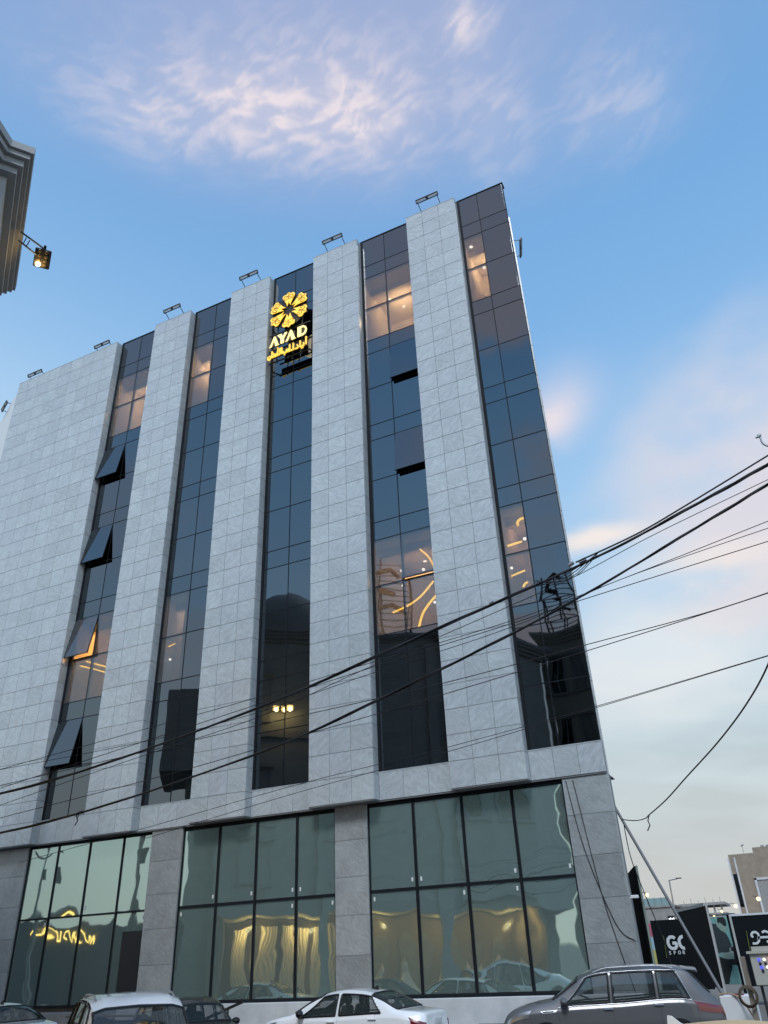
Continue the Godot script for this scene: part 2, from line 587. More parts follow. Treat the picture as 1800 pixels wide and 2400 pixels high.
func curtain(b: Node, x0: float, x1: float, xm: float, xe0: float, xe1: float, lit: Dictionary, sashes: Dictionary) -> void:
	# backing rails hold the panes; x0..x1 is the clear width, xe0..xe1 the width that runs behind the stone
	var rail := MB.new()
	for i in FLOORS.size():
		var y: float = FLOORS[i]
		rail.box2(Vector3(xe0, y - 0.03, -0.12), Vector3(xe1, y + 0.03, -0.030))
	for x in [xe0 + 0.04, xm, xe1 - 0.04]:
		rail.box2(Vector3(x - 0.03, FLOORS[16], -0.125), Vector3(x + 0.03, FLOORS[0], -0.035))
	var cw := put("curtain_wall", rail, M.frame, b)
	var gap := 0.016
	for i in FLOORS.size():
		var j := MB.new()
		j.box2(Vector3(xe0, FLOORS[i] - gap, -0.028), Vector3(xe1, FLOORS[i] + gap, -0.004))
		put("mullion", j, M.frame, cw)
	var vm := MB.new()
	vm.box2(Vector3(xm - gap, FLOORS[16], -0.029), Vector3(xm + gap, FLOORS[0], -0.003))
	put("mullion", vm, M.frame, cw)
	if xe0 < x0:
		var gs := MB.new()
		gs.box2(Vector3(x0 - 0.02, FLOORS[16], -0.02), Vector3(x0 + 0.11, FLOORS[0], 0.006))
		put("gasket", gs, M.frame, cw)
	for i in 16:
		var yt: float = FLOORS[i]
		var yb: float = FLOORS[i + 1]
		for side in 2:
			var a := xe0 if side == 0 else xm
			var z := xm if side == 0 else xe1
			var key := i * 2 + side
			var w := z - a - gap * 2
			var h := yt - yb - gap * 2
			var m: Material = M.clear_glass if lit.has(key) else M.glass[rng.randi() % 3]
			var big := h > 1.0
			if sashes.has(key):
				open_sash(cw, a + gap, z - gap, yb + gap, yt - gap, m, lit.has(key), sashes[key])
				continue
			var o := put("window_pane", pane_mesh(w, h, rng.randf_range(-0.0022, 0.0030) if big else 0.0008, 0.0010, rng.randi() % 1000), m, cw)
			o.position = Vector3((a + z) * 0.5, (yt + yb) * 0.5, -0.012)
			o.rotation = Vector3(rng.randf_range(-0.0022, 0.0022), rng.randf_range(-0.003, 0.003), 0)

func open_sash(cw: Node, x0: float, x1: float, y0: float, y1: float, m: Material, lit: bool, ang: float) -> void:
	var w := x1 - x0
	var h := y1 - y0
	var fr := MB.new()
	for sx in [-1, 1]:
		fr.box2(Vector3(sx * w * 0.5 - sx * 0.045, -h, -0.05), Vector3(sx * w * 0.5, 0, -0.004))
	fr.box2(Vector3(-w * 0.5 + 0.045, -h, -0.05), Vector3(w * 0.5 - 0.045, -h + 0.05, -0.0045))
	fr.box2(Vector3(-w * 0.5 + 0.045, -0.05, -0.05), Vector3(w * 0.5 - 0.045, 0, -0.0045))
	var o := put("open_sash", fr, M.frame, cw)
	o.position = Vector3((x0 + x1) * 0.5, y1, -0.004)
	o.rotation.x = -deg_to_rad(ang)
	var g := pane_mesh(w - 0.004, h - 0.004, 0.001, 0.0006, 7)
	var mm := MB.new()
	mm.v = g.v
	mm.n = g.n
	for i in mm.v.size():
		mm.v[i] += Vector3(0, -h * 0.5, 0)
	var am := mm.mesh(m)
	# frame and pane in one sash: the pane is a second surface
	var fm := fr.mesh(M.frame, am)
	o.mesh = fm
	o.material_override = null
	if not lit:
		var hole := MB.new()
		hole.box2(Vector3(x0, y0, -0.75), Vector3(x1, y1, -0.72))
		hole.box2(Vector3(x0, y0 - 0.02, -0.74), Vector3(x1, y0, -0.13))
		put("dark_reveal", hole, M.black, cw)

func room(b: Node, x0: float, x1: float, y0: float, y1: float, deep: float, m: Material, energy: float, warm: Color, spots: Array) -> Node3D:
	var s := MB.new()
	var t := 0.08
	var zf := -0.14
	s.box2(Vector3(x0 - t, y0, -deep - t), Vector3(x1 + t, y1, -deep))
	s.box2(Vector3(x0 - t, y0, -deep), Vector3(x0, y1, zf))
	s.box2(Vector3(x1, y0, -deep), Vector3(x1 + t, y1, zf))
	s.box2(Vector3(x0 - t, y1, -deep - t), Vector3(x1 + t, y1 + t, zf))
	s.box2(Vector3(x0 - t, y0 - t, -deep - t), Vector3(x1 + t, y0, zf))
	# a dropped ceiling edge and a wall nib, as seen through the panes
	s.box2(Vector3(x0, y1 - 0.35, -1.0), Vector3(x1, y1, -0.75))
	var r := put("lit_room", s, m, b)
	var l := OmniLight3D.new()
	l.name = "room_light"
	l.light_color = warm
	l.light_energy = energy
	l.light_size = 0.3
	l.omni_range = 12.0
	l.omni_attenuation = 2.0
	l.shadow_enabled = true
	l.light_size = 0.04
	l.position = Vector3((x0 + x1) * 0.5, y1 - 0.62, -deep * 0.55)
	r.add_child(l)
	var gl := MB.new()
	gl.xf = Transform3D(Basis(), l.position)
	gl.lathe(ball(0.06), 12)
	put("globe_lamp", gl, M.lamp_white, r)
	for p in spots:
		var d := MB.new()
		d.xf = Transform3D(Basis(), Vector3(p.x, y1 - 0.012, p.y))
		d.lathe(PackedVector2Array([V(0.0, -0.02), V(0.055, -0.02), V(0.075, 0.0)]), 12)
		put("ceiling_lamp", d, M.lamp_white, r)
	return r

func neon(r: Node, pts: PackedVector3Array, w := 0.035) -> void:
	var t := MB.new()
	t.tube(pts, w, 6)
	put("neon_lamp", t, M.neon, r)

func ball(r: float) -> PackedVector2Array:
	var p := PackedVector2Array()
	for i in 11:
		var a := -PI / 2 + PI * i / 10.0
		p.append(V(cos(a) * r, sin(a) * r))
	return p

func lamp_dot(r: Node, at: Vector3) -> void:
	var d := MB.new()
	d.xf = Transform3D(Basis(), at)
	d.lathe(PackedVector2Array([V(0.0, -0.05), V(0.04, -0.03), V(0.05, 0.0), V(0.04, 0.03), V(0.0, 0.05)]), 10)
	put("round_lamp", d, M.lamp_white, r)

func arc(c: Vector3, r: float, a0: float, a1: float, n := 10) -> PackedVector3Array:
	var o := PackedVector3Array()
	for i in n + 1:
		var a := lerpf(a0, a1, float(i) / n)
		o.append(c + Vector3(cos(a) * r, 0, sin(a) * r))
	return o

func shop_front(b: Node, xs: Array, z: float, mullion_w: float) -> void:
	var y0 := 1.08
	var ym := 3.79
	var y1 := 6.25
	var f := MB.new()
	var w := mullion_w
	for i in xs.size():
		var x: float = xs[i]
		f.box2(Vector3(x - w * 0.5, y0, z - 0.12), Vector3(x + w * 0.5, y1, z + 0.035))
	for y in [y0 + w * 0.5, ym, y1 - w * 0.6]:
		f.box2(Vector3(xs[0], y - w * 0.5, z - 0.115), Vector3(xs[-1], y + w * 0.5, z + 0.030))
	var sw := put("shop_window", f, M.frame, b)
	for i in xs.size() - 1:
		for r in 2:
			var a: float = xs[i] + w * 0.5
			var d: float = xs[i + 1] - w * 0.5
			var lo := (y0 + w if r == 0 else ym + w * 0.5)
			var hi := (ym - w * 0.5 if r == 0 else y1 - w * 1.1)
			var o := put("glass_pane", pane_mesh(d - a, hi - lo, rng.randf_range(0.003, 0.007), 0.0045, 50 + rng.randi() % 900), M.shop_glass, sw)
			o.position = Vector3((a + d) * 0.5, (lo + hi) * 0.5, z)
			o.rotation = Vector3(rng.randf_range(-0.003, 0.003), rng.randf_range(-0.004, 0.004), 0)
			if rng.randf() < 0.75:
				var lab := MB.new()
				lab.box(Vector3.ZERO, Vector3(0.055, 0.11, 0.004))
				var q := put("paper_label", lab, M.white, sw)
				q.position = Vector3(a + 0.10 if rng.randf() < 0.5 else d - 0.10, lo + 0.2 if r == 1 else hi - 0.16, z + 0.010)

func column(b: Node, x0: float, x1: float, z: float) -> void:
	var core := MB.new()
	core.box2(Vector3(x0 + 0.02, 0.0, -0.6), Vector3(x1 - 0.02, PB - 0.02, z - 0.022))
	var c := put("shop_column", core, M.joint, b)
	var y := 0.1
	while y < 6.2:
		var h := minf(1.035, 6.27 - y)
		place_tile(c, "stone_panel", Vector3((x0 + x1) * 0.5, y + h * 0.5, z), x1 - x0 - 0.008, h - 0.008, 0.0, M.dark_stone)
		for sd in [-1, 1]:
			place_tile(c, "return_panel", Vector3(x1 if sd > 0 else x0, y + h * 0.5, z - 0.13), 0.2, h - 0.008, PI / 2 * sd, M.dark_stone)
		y += h

func clinic() -> void:
	var b := thing("clinic_building", "tall office building with grey stone pilasters, dark glass strips and glazed shops below", "building")
	M.lamp_white = glow(1.0, 0.93, 0.8, 14.0)
	M.sign_gold = glow(1.0, 0.58, 0.14, 4.5)
	M.shop_lamp = glow(1.0, 0.8, 0.5, 1.0)
	M.neon = glow(1.0, 0.56, 0.05, 13.0)
	var side := Vector3(-0.3, 0, -1.0).normalized()
	# structure behind the facade
	var core := MB.new()
	core.prism(PackedVector2Array([V(-28.7, -4.3), V(-1.35, -4.3), V(-4.6, -15), V(-28.7, -15)]), 0.0, 30.6)
	put("rear_block", core, M.soffit, b)
	var slabs := MB.new()
	slabs.prism(PackedVector2Array([V(-28.7, -0.32), V(-0.15, -0.32), V(-1.3, -4.28), V(-28.7, -4.28)]), 30.2, 30.55)
	slabs.prism(PackedVector2Array([V(-28.7, -0.32), V(-0.15, -0.32), V(-1.3, -4.28), V(-28.7, -4.28)]), 6.45, 6.7)
	put("floor_slab", slabs, M.soffit, b)
	# pilasters
	for p in [[-4.51, -2.155, 3, true], [-9.39, -7.035, 3, true], [-14.13, -11.84, 3, true], [-18.96, -16.65, 3, false], [-28.78, -21.53, 9, false]]:
		pilaster(b, p[0], p[1], p[2], p[3])
	# glass strips, right to left
	curtain(b, -2.155, 0.0, -1.22, -2.16, -0.012, {4: 1, 6: 1, 22: 1, 24: 1}, {})
	curtain(b, -7.035, -4.51, -5.83, -7.04, -4.50, {4: 1, 5: 1, 6: 1, 7: 1, 22: 1, 23: 1, 24: 1, 25: 1}, {11: 7.0, 17: 7.6, 23: 4.0})
	curtain(b, -11.84, -9.39, -10.60, -11.85, -9.38, {}, {})
	curtain(b, -16.65, -14.13, -15.32, -16.66, -14.12, {4: 1, 6: 1, 22: 1, 24: 1}, {})
	curtain(b, -21.53, -18.96, -20.20, -21.54, -18.95, {4: 1, 5: 1, 6: 1, 7: 1, 22: 1, 23: 1, 24: 1, 25: 1}, {10: 10.0, 16: 9.5, 22: 10.0, 28: 10.5})
	# lit rooms: the top floor and the third floor
	var wl := Color(1.0, 0.86, 0.64)
	var tf := [25.2, 28.85]
	var mf := [11.75, 15.36]
	room(b, -2.1, -1.22, tf[0], tf[1], 2.4, M.cream, 5.0, wl, [V(-1.9, -0.5)])
	room(b, -7.0, -4.55, tf[0], tf[1], 3.2, M.cream, 9.0, wl, [V(-6.4, -1.6), V(-5.0, -1.5)])
	room(b, -16.6, -15.50, tf[0], tf[1], 2.2, M.cream, 4.5, wl, [V(-15.8, -0.6)])
	room(b, -21.4, -19.0, tf[0], tf[1], 2.6, M.cream, 8.0, wl, [V(-19.8, -1.3)])
	var r := room(b, -2.1, -1.22, mf[0], mf[1], 2.6, M.room_white, 1.2, Color(1, 0.72, 0.5), [V(-1.6, -0.9)])
	neon(r, PackedVector3Array([Vector3(-2.09, 14.19, -0.6), Vector3(-1.57, 14.23, -0.6)]))
	neon(r, PackedVector3Array([Vector3(-2.09, 13.05, -0.6), Vector3(-1.61, 13.14, -0.6)]), 0.028)
	neon(r, smooth_line(PackedVector3Array([Vector3(-1.62, 14.86, -0.6), Vector3(-1.63, 15.0, -0.6), Vector3(-1.52, 15.09, -0.6), Vector3(-1.4, 15.1, -0.6)]), 4), 0.04)
	neon(r, smooth_line(PackedVector3Array([Vector3(-1.75, 12.56, -0.6), Vector3(-1.68, 12.66, -0.6), Vector3(-1.57, 12.7, -0.6)]), 4), 0.035)
	lamp_dot(r, Vector3(-2.05, 13.34, -0.6))
	r = room(b, -7.0, -4.55, mf[0], mf[1], 3.4, M.room_white, 2.2, Color(1, 0.74, 0.52), [V(-6.05, -1.2), V(-4.75, -0.7), V(-5.9, -2.4)])
	neon(r, smooth_line(PackedVector3Array([Vector3(-5.35, 14.93, -0.62), Vector3(-5.05, 14.55, -0.62), Vector3(-4.86, 14.1, -0.62), Vector3(-4.80, 13.7, -0.62)]), 5), 0.035)
	neon(r, smooth_line(PackedVector3Array([Vector3(-6.60, 12.75, -0.7), Vector3(-5.95, 12.90, -0.7), Vector3(-5.45, 13.15, -0.7), Vector3(-4.95, 13.60, -0.7)]), 5), 0.032)
	neon(r, smooth_line(PackedVector3Array([Vector3(-5.72, 12.05, -0.9), Vector3(-5.50, 12.6, -0.9), Vector3(-5.05, 13.05, -0.9), Vector3(-4.60, 13.35, -0.9)]), 5), 0.04)
	for p in [Vector3(-6.18, 14.3, -0.7), Vector3(-6.15, 13.7, -0.7), Vector3(-4.97, 12.78, -0.7)]:
		lamp_dot(r, p)
	r = room(b, -16.6, -15.6, mf[0], mf[1], 2.4, M.room_white, 0.9, Color(1, 0.8, 0.64), [V(-15.9, -1.3)])
	neon(r, PackedVector3Array([Vector3(-16.58, 13.37, -0.5), Vector3(-16.26, 13.45, -0.5)]), 0.018)
	lamp_dot(r, Vector3(-16.43, 12.81, -0.5))
	r = room(b, -21.4, -19.0, mf[0], mf[1], 3.0, M.room_white, 2.2, Color(1, 0.68, 0.36), [])
	neon(r, PackedVector3Array([Vector3(-21.04, 13.6, -0.5), Vector3(-19.70, 13.08, -0.5)]), 0.03)
	neon(r, PackedVector3Array([Vector3(-21.35, 13.46, -0.5), Vector3(-20.76, 13.24, -0.5)]), 0.028)
	neon(r, PackedVector3Array([Vector3(-20.56, 13.18, -0.5), Vector3(-19.70, 12.84, -0.5)]), 0.028)
	# band of stone under each glass strip and the soffit below
	var band := MB.new()
	band.box2(Vector3(-21.53, PB + 0.01, -0.3), Vector3(-0.03, FLOORS[16] - 0.02, -0.022))
	put("stone_band", band, M.joint, b)
	for g in [[-2.155, 0.0, 3], [-7.035, -4.51, 3], [-11.84, -9.39, 3], [-16.65, -14.13, 3], [-21.53, -18.96, 3]]:
		var w: float = (g[1] - g[0]) / g[2]
		for k in g[2]:
			place_tile(b, "band_panel", Vector3(g[0] + w * (k + 0.5), (PB + FLOORS[16]) * 0.5 - 0.005, 0.0), w - 0.011, FLOORS[16] - PB - 0.03)
		var sill := MB.new()
		sill.cbox(Vector3((g[0] + g[1]) * 0.5, FLOORS[16] - 0.012, -0.045), Vector3(g[1] - g[0] - 0.004, 0.03, 0.11), 0.005)
		put("window_sill", sill, M.stone[2], b)
		if g[1] < 0.0:
			pass
	var sof := MB.new()
	sof.box2(Vector3(-28.7, PB - 0.03, -1.2), Vector3(-0.02, PB - 0.008, -0.012))
	for p in [[-4.51, -2.155], [-9.39, -7.035], [-14.13, -11.84], [-18.96, -16.65], [-28.78, -21.53]]:
		sof.box2(Vector3(p[0] + 0.01, PB - 0.028, -0.010), Vector3(p[1] - 0.01, PB - 0.006, DEP - 0.01))
	put("soffit", sof, M.soffit, b)
	# edge trim round the top of each glass strip
	for g in [[-2.155, 0.0], [-7.035, -4.51], [-11.84, -9.39], [-16.65, -14.13], [-21.53, -18.96]]:
		var tr := MB.new()
		tr.box2(Vector3(g[0], 31.36, -0.32), Vector3(g[1], 31.415, 0.012))
		put("parapet_trim", tr, M.frame, b)
	# return side: receding glass and stone, seen only as an edge from the street
	var sd := MB.new()
	var bs := Basis(side, Vector3.UP, side.cross(Vector3.UP))
	sd.xf = Transform3D(bs, Vector3(-0.012, 0, -0.03))
	sd.box2(Vector3(0, 7.17, -0.06), Vector3(15.5, 31.36, -0.02))
	put("side_glazing", sd, M.glass[0], b)
	var sp := MB.new()
	sp.xf = sd.xf
	for s0 in [1.75, 6.3, 10.9]:
		sp.box2(Vector3(s0, PB, -0.05), Vector3(s0 + 2.35, PT, 0.27))
	sp.box2(Vector3(0.16, PB, -0.28), Vector3(15.5, 7.15, -0.005))
	put("side_pilasters", sp, M.joint, b)
	for s0 in [1.75]:
		for rr in 32:
			var yy := PT - TH * (rr + 0.5)
			var ctr: Vector3 = sd.xf * Vector3(s0 - 0.008, yy, 0.12)
			var o := put("return_panel", tile(0.29, TH - 0.013), M.stone[rng.randi() % 6], b)
			o.transform = Transform3D(Basis(bs.z, Vector3.UP, -bs.x), ctr)
	# splayed pale wing beyond the left end
	var wing := MB.new()
	wing.prism(PackedVector2Array([V(-28.80, 0.30), V(-36.0, -3.2), V(-36.0, -9.0), V(-28.80, -9.0)]), 0.0, 30.9)
	put("rendered_wing", wing, M.white, b)
	# shops
	shop_front(b, [-7.53, -5.985, -4.40, -2.836, -1.29], -0.15, 0.085)
	shop_front(b, [-14.68, -13.15, -11.64, -10.10, -8.67], -0.15, 0.085)
	shop_front(b, [-21.98, -20.50, -18.95, -17.36, -16.03], -0.15, 0.06)
	shop_front(b, [-28.6, -27.0, -25.4, -23.9], -0.15, 0.06)
	for c in [[-1.29, -0.005], [-8.67, -7.53], [-16.03, -14.68], [-23.9, -21.98]]:
		column(b, c[0], c[1], -0.05)
	var back := MB.new()
	back.box2(Vector3(-28.6, 0.2, -0.60), Vector3(-1.0, 6.28, -0.40))
	put("shop_rear_wall", back, M.soffit, b)
	var dr := MB.new()
	dr.box2(Vector3(-16.95, 1.1, -0.148), Vector3(-16.12, 3.2, -0.128))
	put("dark_doorway", dr, M.black, b)
	var pl := MB.new()
	pl.cbox(Vector3(-8.3, 0.535, -0.02), Vector3(16.5, 1.07, 0.46), 0.01)
	put("plinth", pl, M.plaster, b)
	var pl2 := MB.new()
	pl2.cbox(Vector3(-22.7, 0.47, -0.02), Vector3(12.2, 0.94, 0.44), 0.01)
	put("plinth", pl2, M.concrete, b)
	# remaining stone panels as one part
	var am := ArrayMesh.new()
	for vi in 6:
		var mb := MB.new()
		for q in loose:
			if q[3] == vi:
				mb.xf = q[0]
				mb.cbox(Vector3(0, 0, -0.015), Vector3(q[1], q[2], 0.03), 0.004)
		mb.mesh(M.stone[vi], am)
	var so := put("stone_panels", am, null, b)
	so.set_meta("kind", "stuff")
	# small cables running down the corner column
	for q in [[V(-1.18, 6.2), V(-0.95, 4.4), V(-0.45, 2.6), V(-0.05, 2.2)], [V(-0.98, 6.2), V(-0.78, 4.2), V(-0.62, 2.9), V(-0.25, 1.1)]]:
		var tb := MB.new()
		var ps := PackedVector3Array()
		for e in q:
			ps.append(Vector3(e.x, e.y, -0.035))
		tb.tube(smooth_line(ps, 6), 0.011, 6)
		put("loose_wire", tb, M.cable, b)

func smooth_line(p: PackedVector3Array, sub: int) -> PackedVector3Array:
	var o := PackedVector3Array()
	for i in p.size() - 1:
		for k in sub:
			o.append(p[i].cubic_interpolate(p[i + 1], p[maxi(i - 1, 0)], p[mini(i + 2, p.size() - 1)], float(k) / sub))
	o.append(p[-1])
	return o

# ------------------------------------------------------------------ roof floodlights
func roof_light(label: String, at: Vector3, turn: float, reach: float, drop: float) -> void:
	var t := thing("roof_floodlight", label, "floodlight", at, turn, "floodlights along the roof edge")
	for s in [-0.47, 0.47]:
		var a := MB.new()
		a.beam(Vector3(s, 0.0, -0.25), Vector3(s, drop, reach), 0.028, 0.028)
		put("arm", a, M.dark_steel, t)
	var h := MB.new()
	var o := Transform3D(Basis(Vector3.RIGHT, deg_to_rad(28)), Vector3(0, drop, reach))
	h.xf = o
	for y in [-0.075, 0.075]:
		h.cbox(Vector3(0, y, 0), Vector3(1.08, 0.035, 0.07), 0.006)
	for x in [-0.53, 0.0, 0.53]:
		h.cbox(Vector3(x, 0, 0), Vector3(0.03 if absf(x) > 0.1 else 0.12, 0.115, 0.06), 0.005)
	put("housing", h, M.dark_steel, t)
	for x in [-0.29, 0.29]:
		var l := MB.new()
		l.xf = o
		l.cbox(Vector3(x, 0.012, 0.0), Vector3(0.43, 0.06, 0.03), 0.005)
		put("lens", l, M.lens, t)

# ------------------------------------------------------------------ sign
func building_sign() -> void:
	var t := thing("illuminated_sign", "lit gold flower emblem over lettering near the roof between two pilasters", "sign", Vector3(-10.53, 28.2, 0.6))
	var gold := glow(1.0, 0.62, 0.075, 1.0)
	var pale := glow(1.0, 0.80, 0.33, 1.15)
	var bark := mat(0.20, 0.075, 0.008, 0.6)
	var half := [V(0.25, 0.09), V(0.36, 0.105), V(0.50, 0.16), V(0.64, 0.23), V(0.76, 0.30), V(0.86, 0.325), V(0.95, 0.285), V(0.975, 0.21), V(0.965, 0.12), V(1.03, 0.05), V(1.07, 0.0)]
	for k in 6:
		var ang := deg_to_rad(91.0 + 60.0 * k)
		var poly := PackedVector2Array()
		for p in half:
			poly.append(p * 1.02)
		for i in range(half.size() - 2, -1, -1):
			poly.append(V(half[i].x, -half[i].y) * 1.02)
		# the inner end is split by a dark wedge
		poly.append(V(0.52, 0.0))
		var mb := MB.new()
		mb.xf = Transform3D(Basis(Vector3.BACK, ang), Vector3.ZERO)
		mb.extrude(poly, 0.012, 0.05)
		var pe := put("petal_lamp", mb, gold, t)
		var bk := MB.new()
		bk.xf = mb.xf
		bk.extrude(poly, -0.07, 0.010)
		put("petal_case", bk, M.black, pe)
		for s in [-1.0, 1.0]:
			var sp := PackedVector2Array()
			for i in 19:
				var u := i / 18.0
				var a2 := lerpf(-2.2, 5.6, u)
				var rr := lerpf(0.20, 0.035, u)
				sp.append(V(0.74 + cos(a2) * rr, s * (0.165 + sin(a2) * rr * 0.75)))
			var w := MB.new()
			w.xf = mb.xf
			w.stroke(sp, 0.034, 0.045, 0.058)
			put("scroll", w, bark, pe)
		var st := MB.new()
		st.xf = mb.xf
		st.stroke(PackedVector2Array([V(1.04, 0.02), V(0.96, -0.03), V(0.88, 0.03), V(0.80, 0.0)]), 0.034, 0.045, 0.058)
		put("scroll", st, bark, pe)
	# A Y A D, the A without a bar
	var o := Vector3(10.53, -28.2, 0)
	var letters := {
		"letter_a_lamp": [[V(-11.52, 26.28), V(-11.40, 26.30), V(-11.27, 26.66), V(-11.19, 26.26), V(-10.99, 26.28), V(-11.03, 26.31), V(-11.20, 26.83), V(-11.27, 26.83), V(-11.46, 26.34)]],
		"letter_y_lamp": [[V(-11.10, 26.84), V(-10.87, 26.84), V(-10.80, 26.62), V(-10.70, 26.84), V(-10.58, 26.84), V(-10.75, 26.55), V(-10.75, 26.28), V(-10.91, 26.28), V(-10.91, 26.55)]],
		"letter_a_lamp_b": [[V(-10.66, 26.28), V(-10.54, 26.30), V(-10.41, 26.66), V(-10.33, 26.26), V(-10.10, 26.28), V(-10.15, 26.31), V(-10.33, 26.85), V(-10.41, 26.85), V(-10.60, 26.34)]],
	}
	for key in letters:
		var mb := MB.new()
		mb.xf = Transform3D(Basis(), o)
		for poly in letters[key]:
			mb.extrude(PackedVector2Array(poly), 0.0, 0.05)
		put("letter_lamp", mb, pale, t)
	var d := MB.new()
	d.xf = Transform3D(Basis(), o)
	d.extrude(PackedVector2Array([V(-10.02, 26.28), V(-9.84, 26.28), V(-9.84, 26.85), V(-10.02, 26.85)]), 0.0, 0.05)
	d.stroke(PackedVector2Array([V(-9.84, 26.815), V(-9.72, 26.80), V(-9.62, 26.72), V(-9.58, 26.565), V(-9.62, 26.41), V(-9.72, 26.33), V(-9.84, 26.315)]), 0.075, 0.0, 0.05)
	put("letter_lamp", d, pale, t)
	# the line of Arabic below
	var w2 := 0.062
	var strokes := [
		[V(2.02, 0.08), V(2.02, 0.42)], [V(1.98, 0.47), V(2.06, 0.50)],
		[V(1.90, 0.22), V(1.90, 0.06), V(1.72, 0.05), V(1.72, 0.40)],
		[V(1.56, 0.24), V(1.62, 0.10), V(1.58, 0.04), V(1.44, 0.04)],
		[V(1.36, 0.42), V(1.36, 0.05), V(1.24, 0.05), V(1.08, 0.05), V(0.98, 0.08), V(1.02, 0.18), V(1.12, 0.17), V(1.20, 0.07)],
		[V(1.17, 0.42), V(1.17, 0.14)],
		[V(0.99, 0.04), V(0.84, 0.04), V(0.84, 0.16)],
		[V(0.75, 0.05), V(0.75, 0.42)],
		[V(0.66, 0.42), V(0.66, 0.12), V(0.60, 0.05), V(0.52, 0.12), V(0.56, 0.42)],
		[V(0.52, 0.05), V(0.36, 0.05)], [V(0.48, 0.05), V(0.48, 0.18)], [V(0.42, 0.05), V(0.42, 0.18)], [V(0.36, 0.05), V(0.36, 0.2)],
		[V(0.36, 0.05), V(0.24, 0.05), V(0.24, 0.40)],
		[V(0.17, 0.16), V(0.16, 0.02), V(0.10, -0.05), V(0.03, -0.01), V(0.02, 0.15)],
	]
	var dots := [V(1.86, -0.05), V(1.79, -0.05), V(0.91, -0.06), V(0.31, 0.25), V(0.10, 0.17), V(0.53, 0.5)]
	for s in strokes:
		var mb := MB.new()
		mb.xf = Transform3D(Basis(), o + Vector3(-11.59, 25.60, 0))
		mb.stroke(PackedVector2Array(s), w2, 0.0, 0.05)
		put("arabic_letter_lamp", mb, gold, t)
	for p in dots:
		var mb := MB.new()
		mb.xf = Transform3D(Basis(), o + Vector3(-11.59, 25.60, 0))
		mb.cbox(Vector3(p.x, p.y, 0.025), Vector3(0.06, 0.055, 0.05), 0.008)
		put("letter_dot_lamp", mb, gold, t)
	# black cases behind the letters keep their light to the front
	var cs := MB.new()
	cs.xf = Transform3D(Basis(), o)
	for x in [-11.26, -10.83, -10.38]:
		cs.box(Vector3(x, 26.54, -0.04), Vector3(0.40, 0.50, 0.06))
	cs.box(Vector3(-9.80, 26.56, -0.04), Vector3(0.40, 0.54, 0.06))
	cs.box(Vector3(-10.56, 25.80, -0.04), Vector3(2.08, 0.36, 0.06))
	# black carrying frame
	var fr := MB.new()
	fr.xf = Transform3D(Basis(), o)
	for y in [25.50, 26.20, 27.15]:
		fr.box(Vector3(-10.55, y, -0.16), Vector3(2.2, 0.05, 0.05))
	for x in [-11.2, -10.6, -9.9]:
		fr.box(Vector3(x, 26.6, -0.165), Vector3(0.04, 2.4, 0.04))
	for p in [V(-11.55, 25.5), V(-11.55, 27.9), V(-9.5, 25.5), V(-9.5, 27.9)]:
		fr.beam(Vector3(p.x, p.y, -0.16), Vector3(p.x - 0.15 * signf(p.x + 10.5) * -1.0, p.y - 0.1, -0.60), 0.04, 0.04)
	var hub := MB.new()
	put("carrying_frame", fr, M.black, t)
	put("letter_case", cs, M.black, t)
	hub.xf = Transform3D(Basis(Vector3.RIGHT, PI / 2), Vector3(0, 0, -0.075))
	hub.lathe(PackedVector2Array([V(0.0, 0.01), V(0.95, 0.01), V(0.95, -0.02), V(0.0, -0.02)]), 24)
	put("back_plate", hub, M.black, t)
	var l := OmniLight3D.new()
	l.name = "sign_light"
	l.light_color = Color(1.0, 0.8, 0.35)
	l.light_energy = 0.8
	l.light_size = 0.6
	l.omni_range = 6.0
	l.omni_attenuation = 2.0
	l.shadow_enabled = true
	l.position = Vector3(0, -0.6, 0.75)
	t.add_child(l)

# ------------------------------------------------------------------ building on the near side of the street (left edge, and seen in the glass)
func cornice(mb: MB, x0: float, x1: float, zf: float, over: float, y1: float, x_left: bool, x_right: bool) -> void:
	# stepped moulding: four courses growing outwards towards the top
	var st := [[0.0, 0.20, 0.00], [0.20, 0.34, 0.06], [0.34, 0.52, 0.15], [0.52, 0.70, 0.24]]
	for s in st:
		var k: float = s[2]
		var d: float = over - k
		mb.box2(Vector3(x0 - (d if x_left else 0.0), y1 - s[1], zf - 0.6), Vector3(x1 + (d if x_right else 0.0), y1 - s[0] - 0.004, zf + d))

func old_window(b: Node, x: float, y: float, w: float, h: float, z: float, m: Material) -> void:
	var f := MB.new()
	for s in [-1, 1]:
		f.box2(Vector3(x + s * w * 0.5, y - h * 0.5 - 0.12, z - 0.05), Vector3(x + s * (w * 0.5 + 0.14), y + h * 0.5 + 0.12, z + 0.07))
	f.box2(Vector3(x - w * 0.5, y + h * 0.5, z - 0.05), Vector3(x + w * 0.5, y + h * 0.5 + 0.12, z + 0.068))
	f.box2(Vector3(x - w * 0.5 - 0.22, y - h * 0.5 - 0.16, z - 0.05), Vector3(x + w * 0.5 + 0.22, y - h * 0.5 - 0.004, z + 0.14))
	f.box2(Vector3(x - w * 0.5 - 0.25, y + h * 0.5 + 0.12, z - 0.05), Vector3(x + w * 0.5 + 0.25, y + h * 0.5 + 0.28, z + 0.16))
	f.box2(Vector3(x - 0.03, y - h * 0.5, z - 0.02), Vector3(x + 0.03, y + h * 0.5, z + 0.03))
	var o := put("window", f, m, b)
	var p := MB.new()
	p.box2(Vector3(x - w * 0.5, y - h * 0.5, z - 0.02), Vector3(x + w * 0.5, y + h * 0.5, z + 0.012))
	put("pane", p, M.glass[0], o)

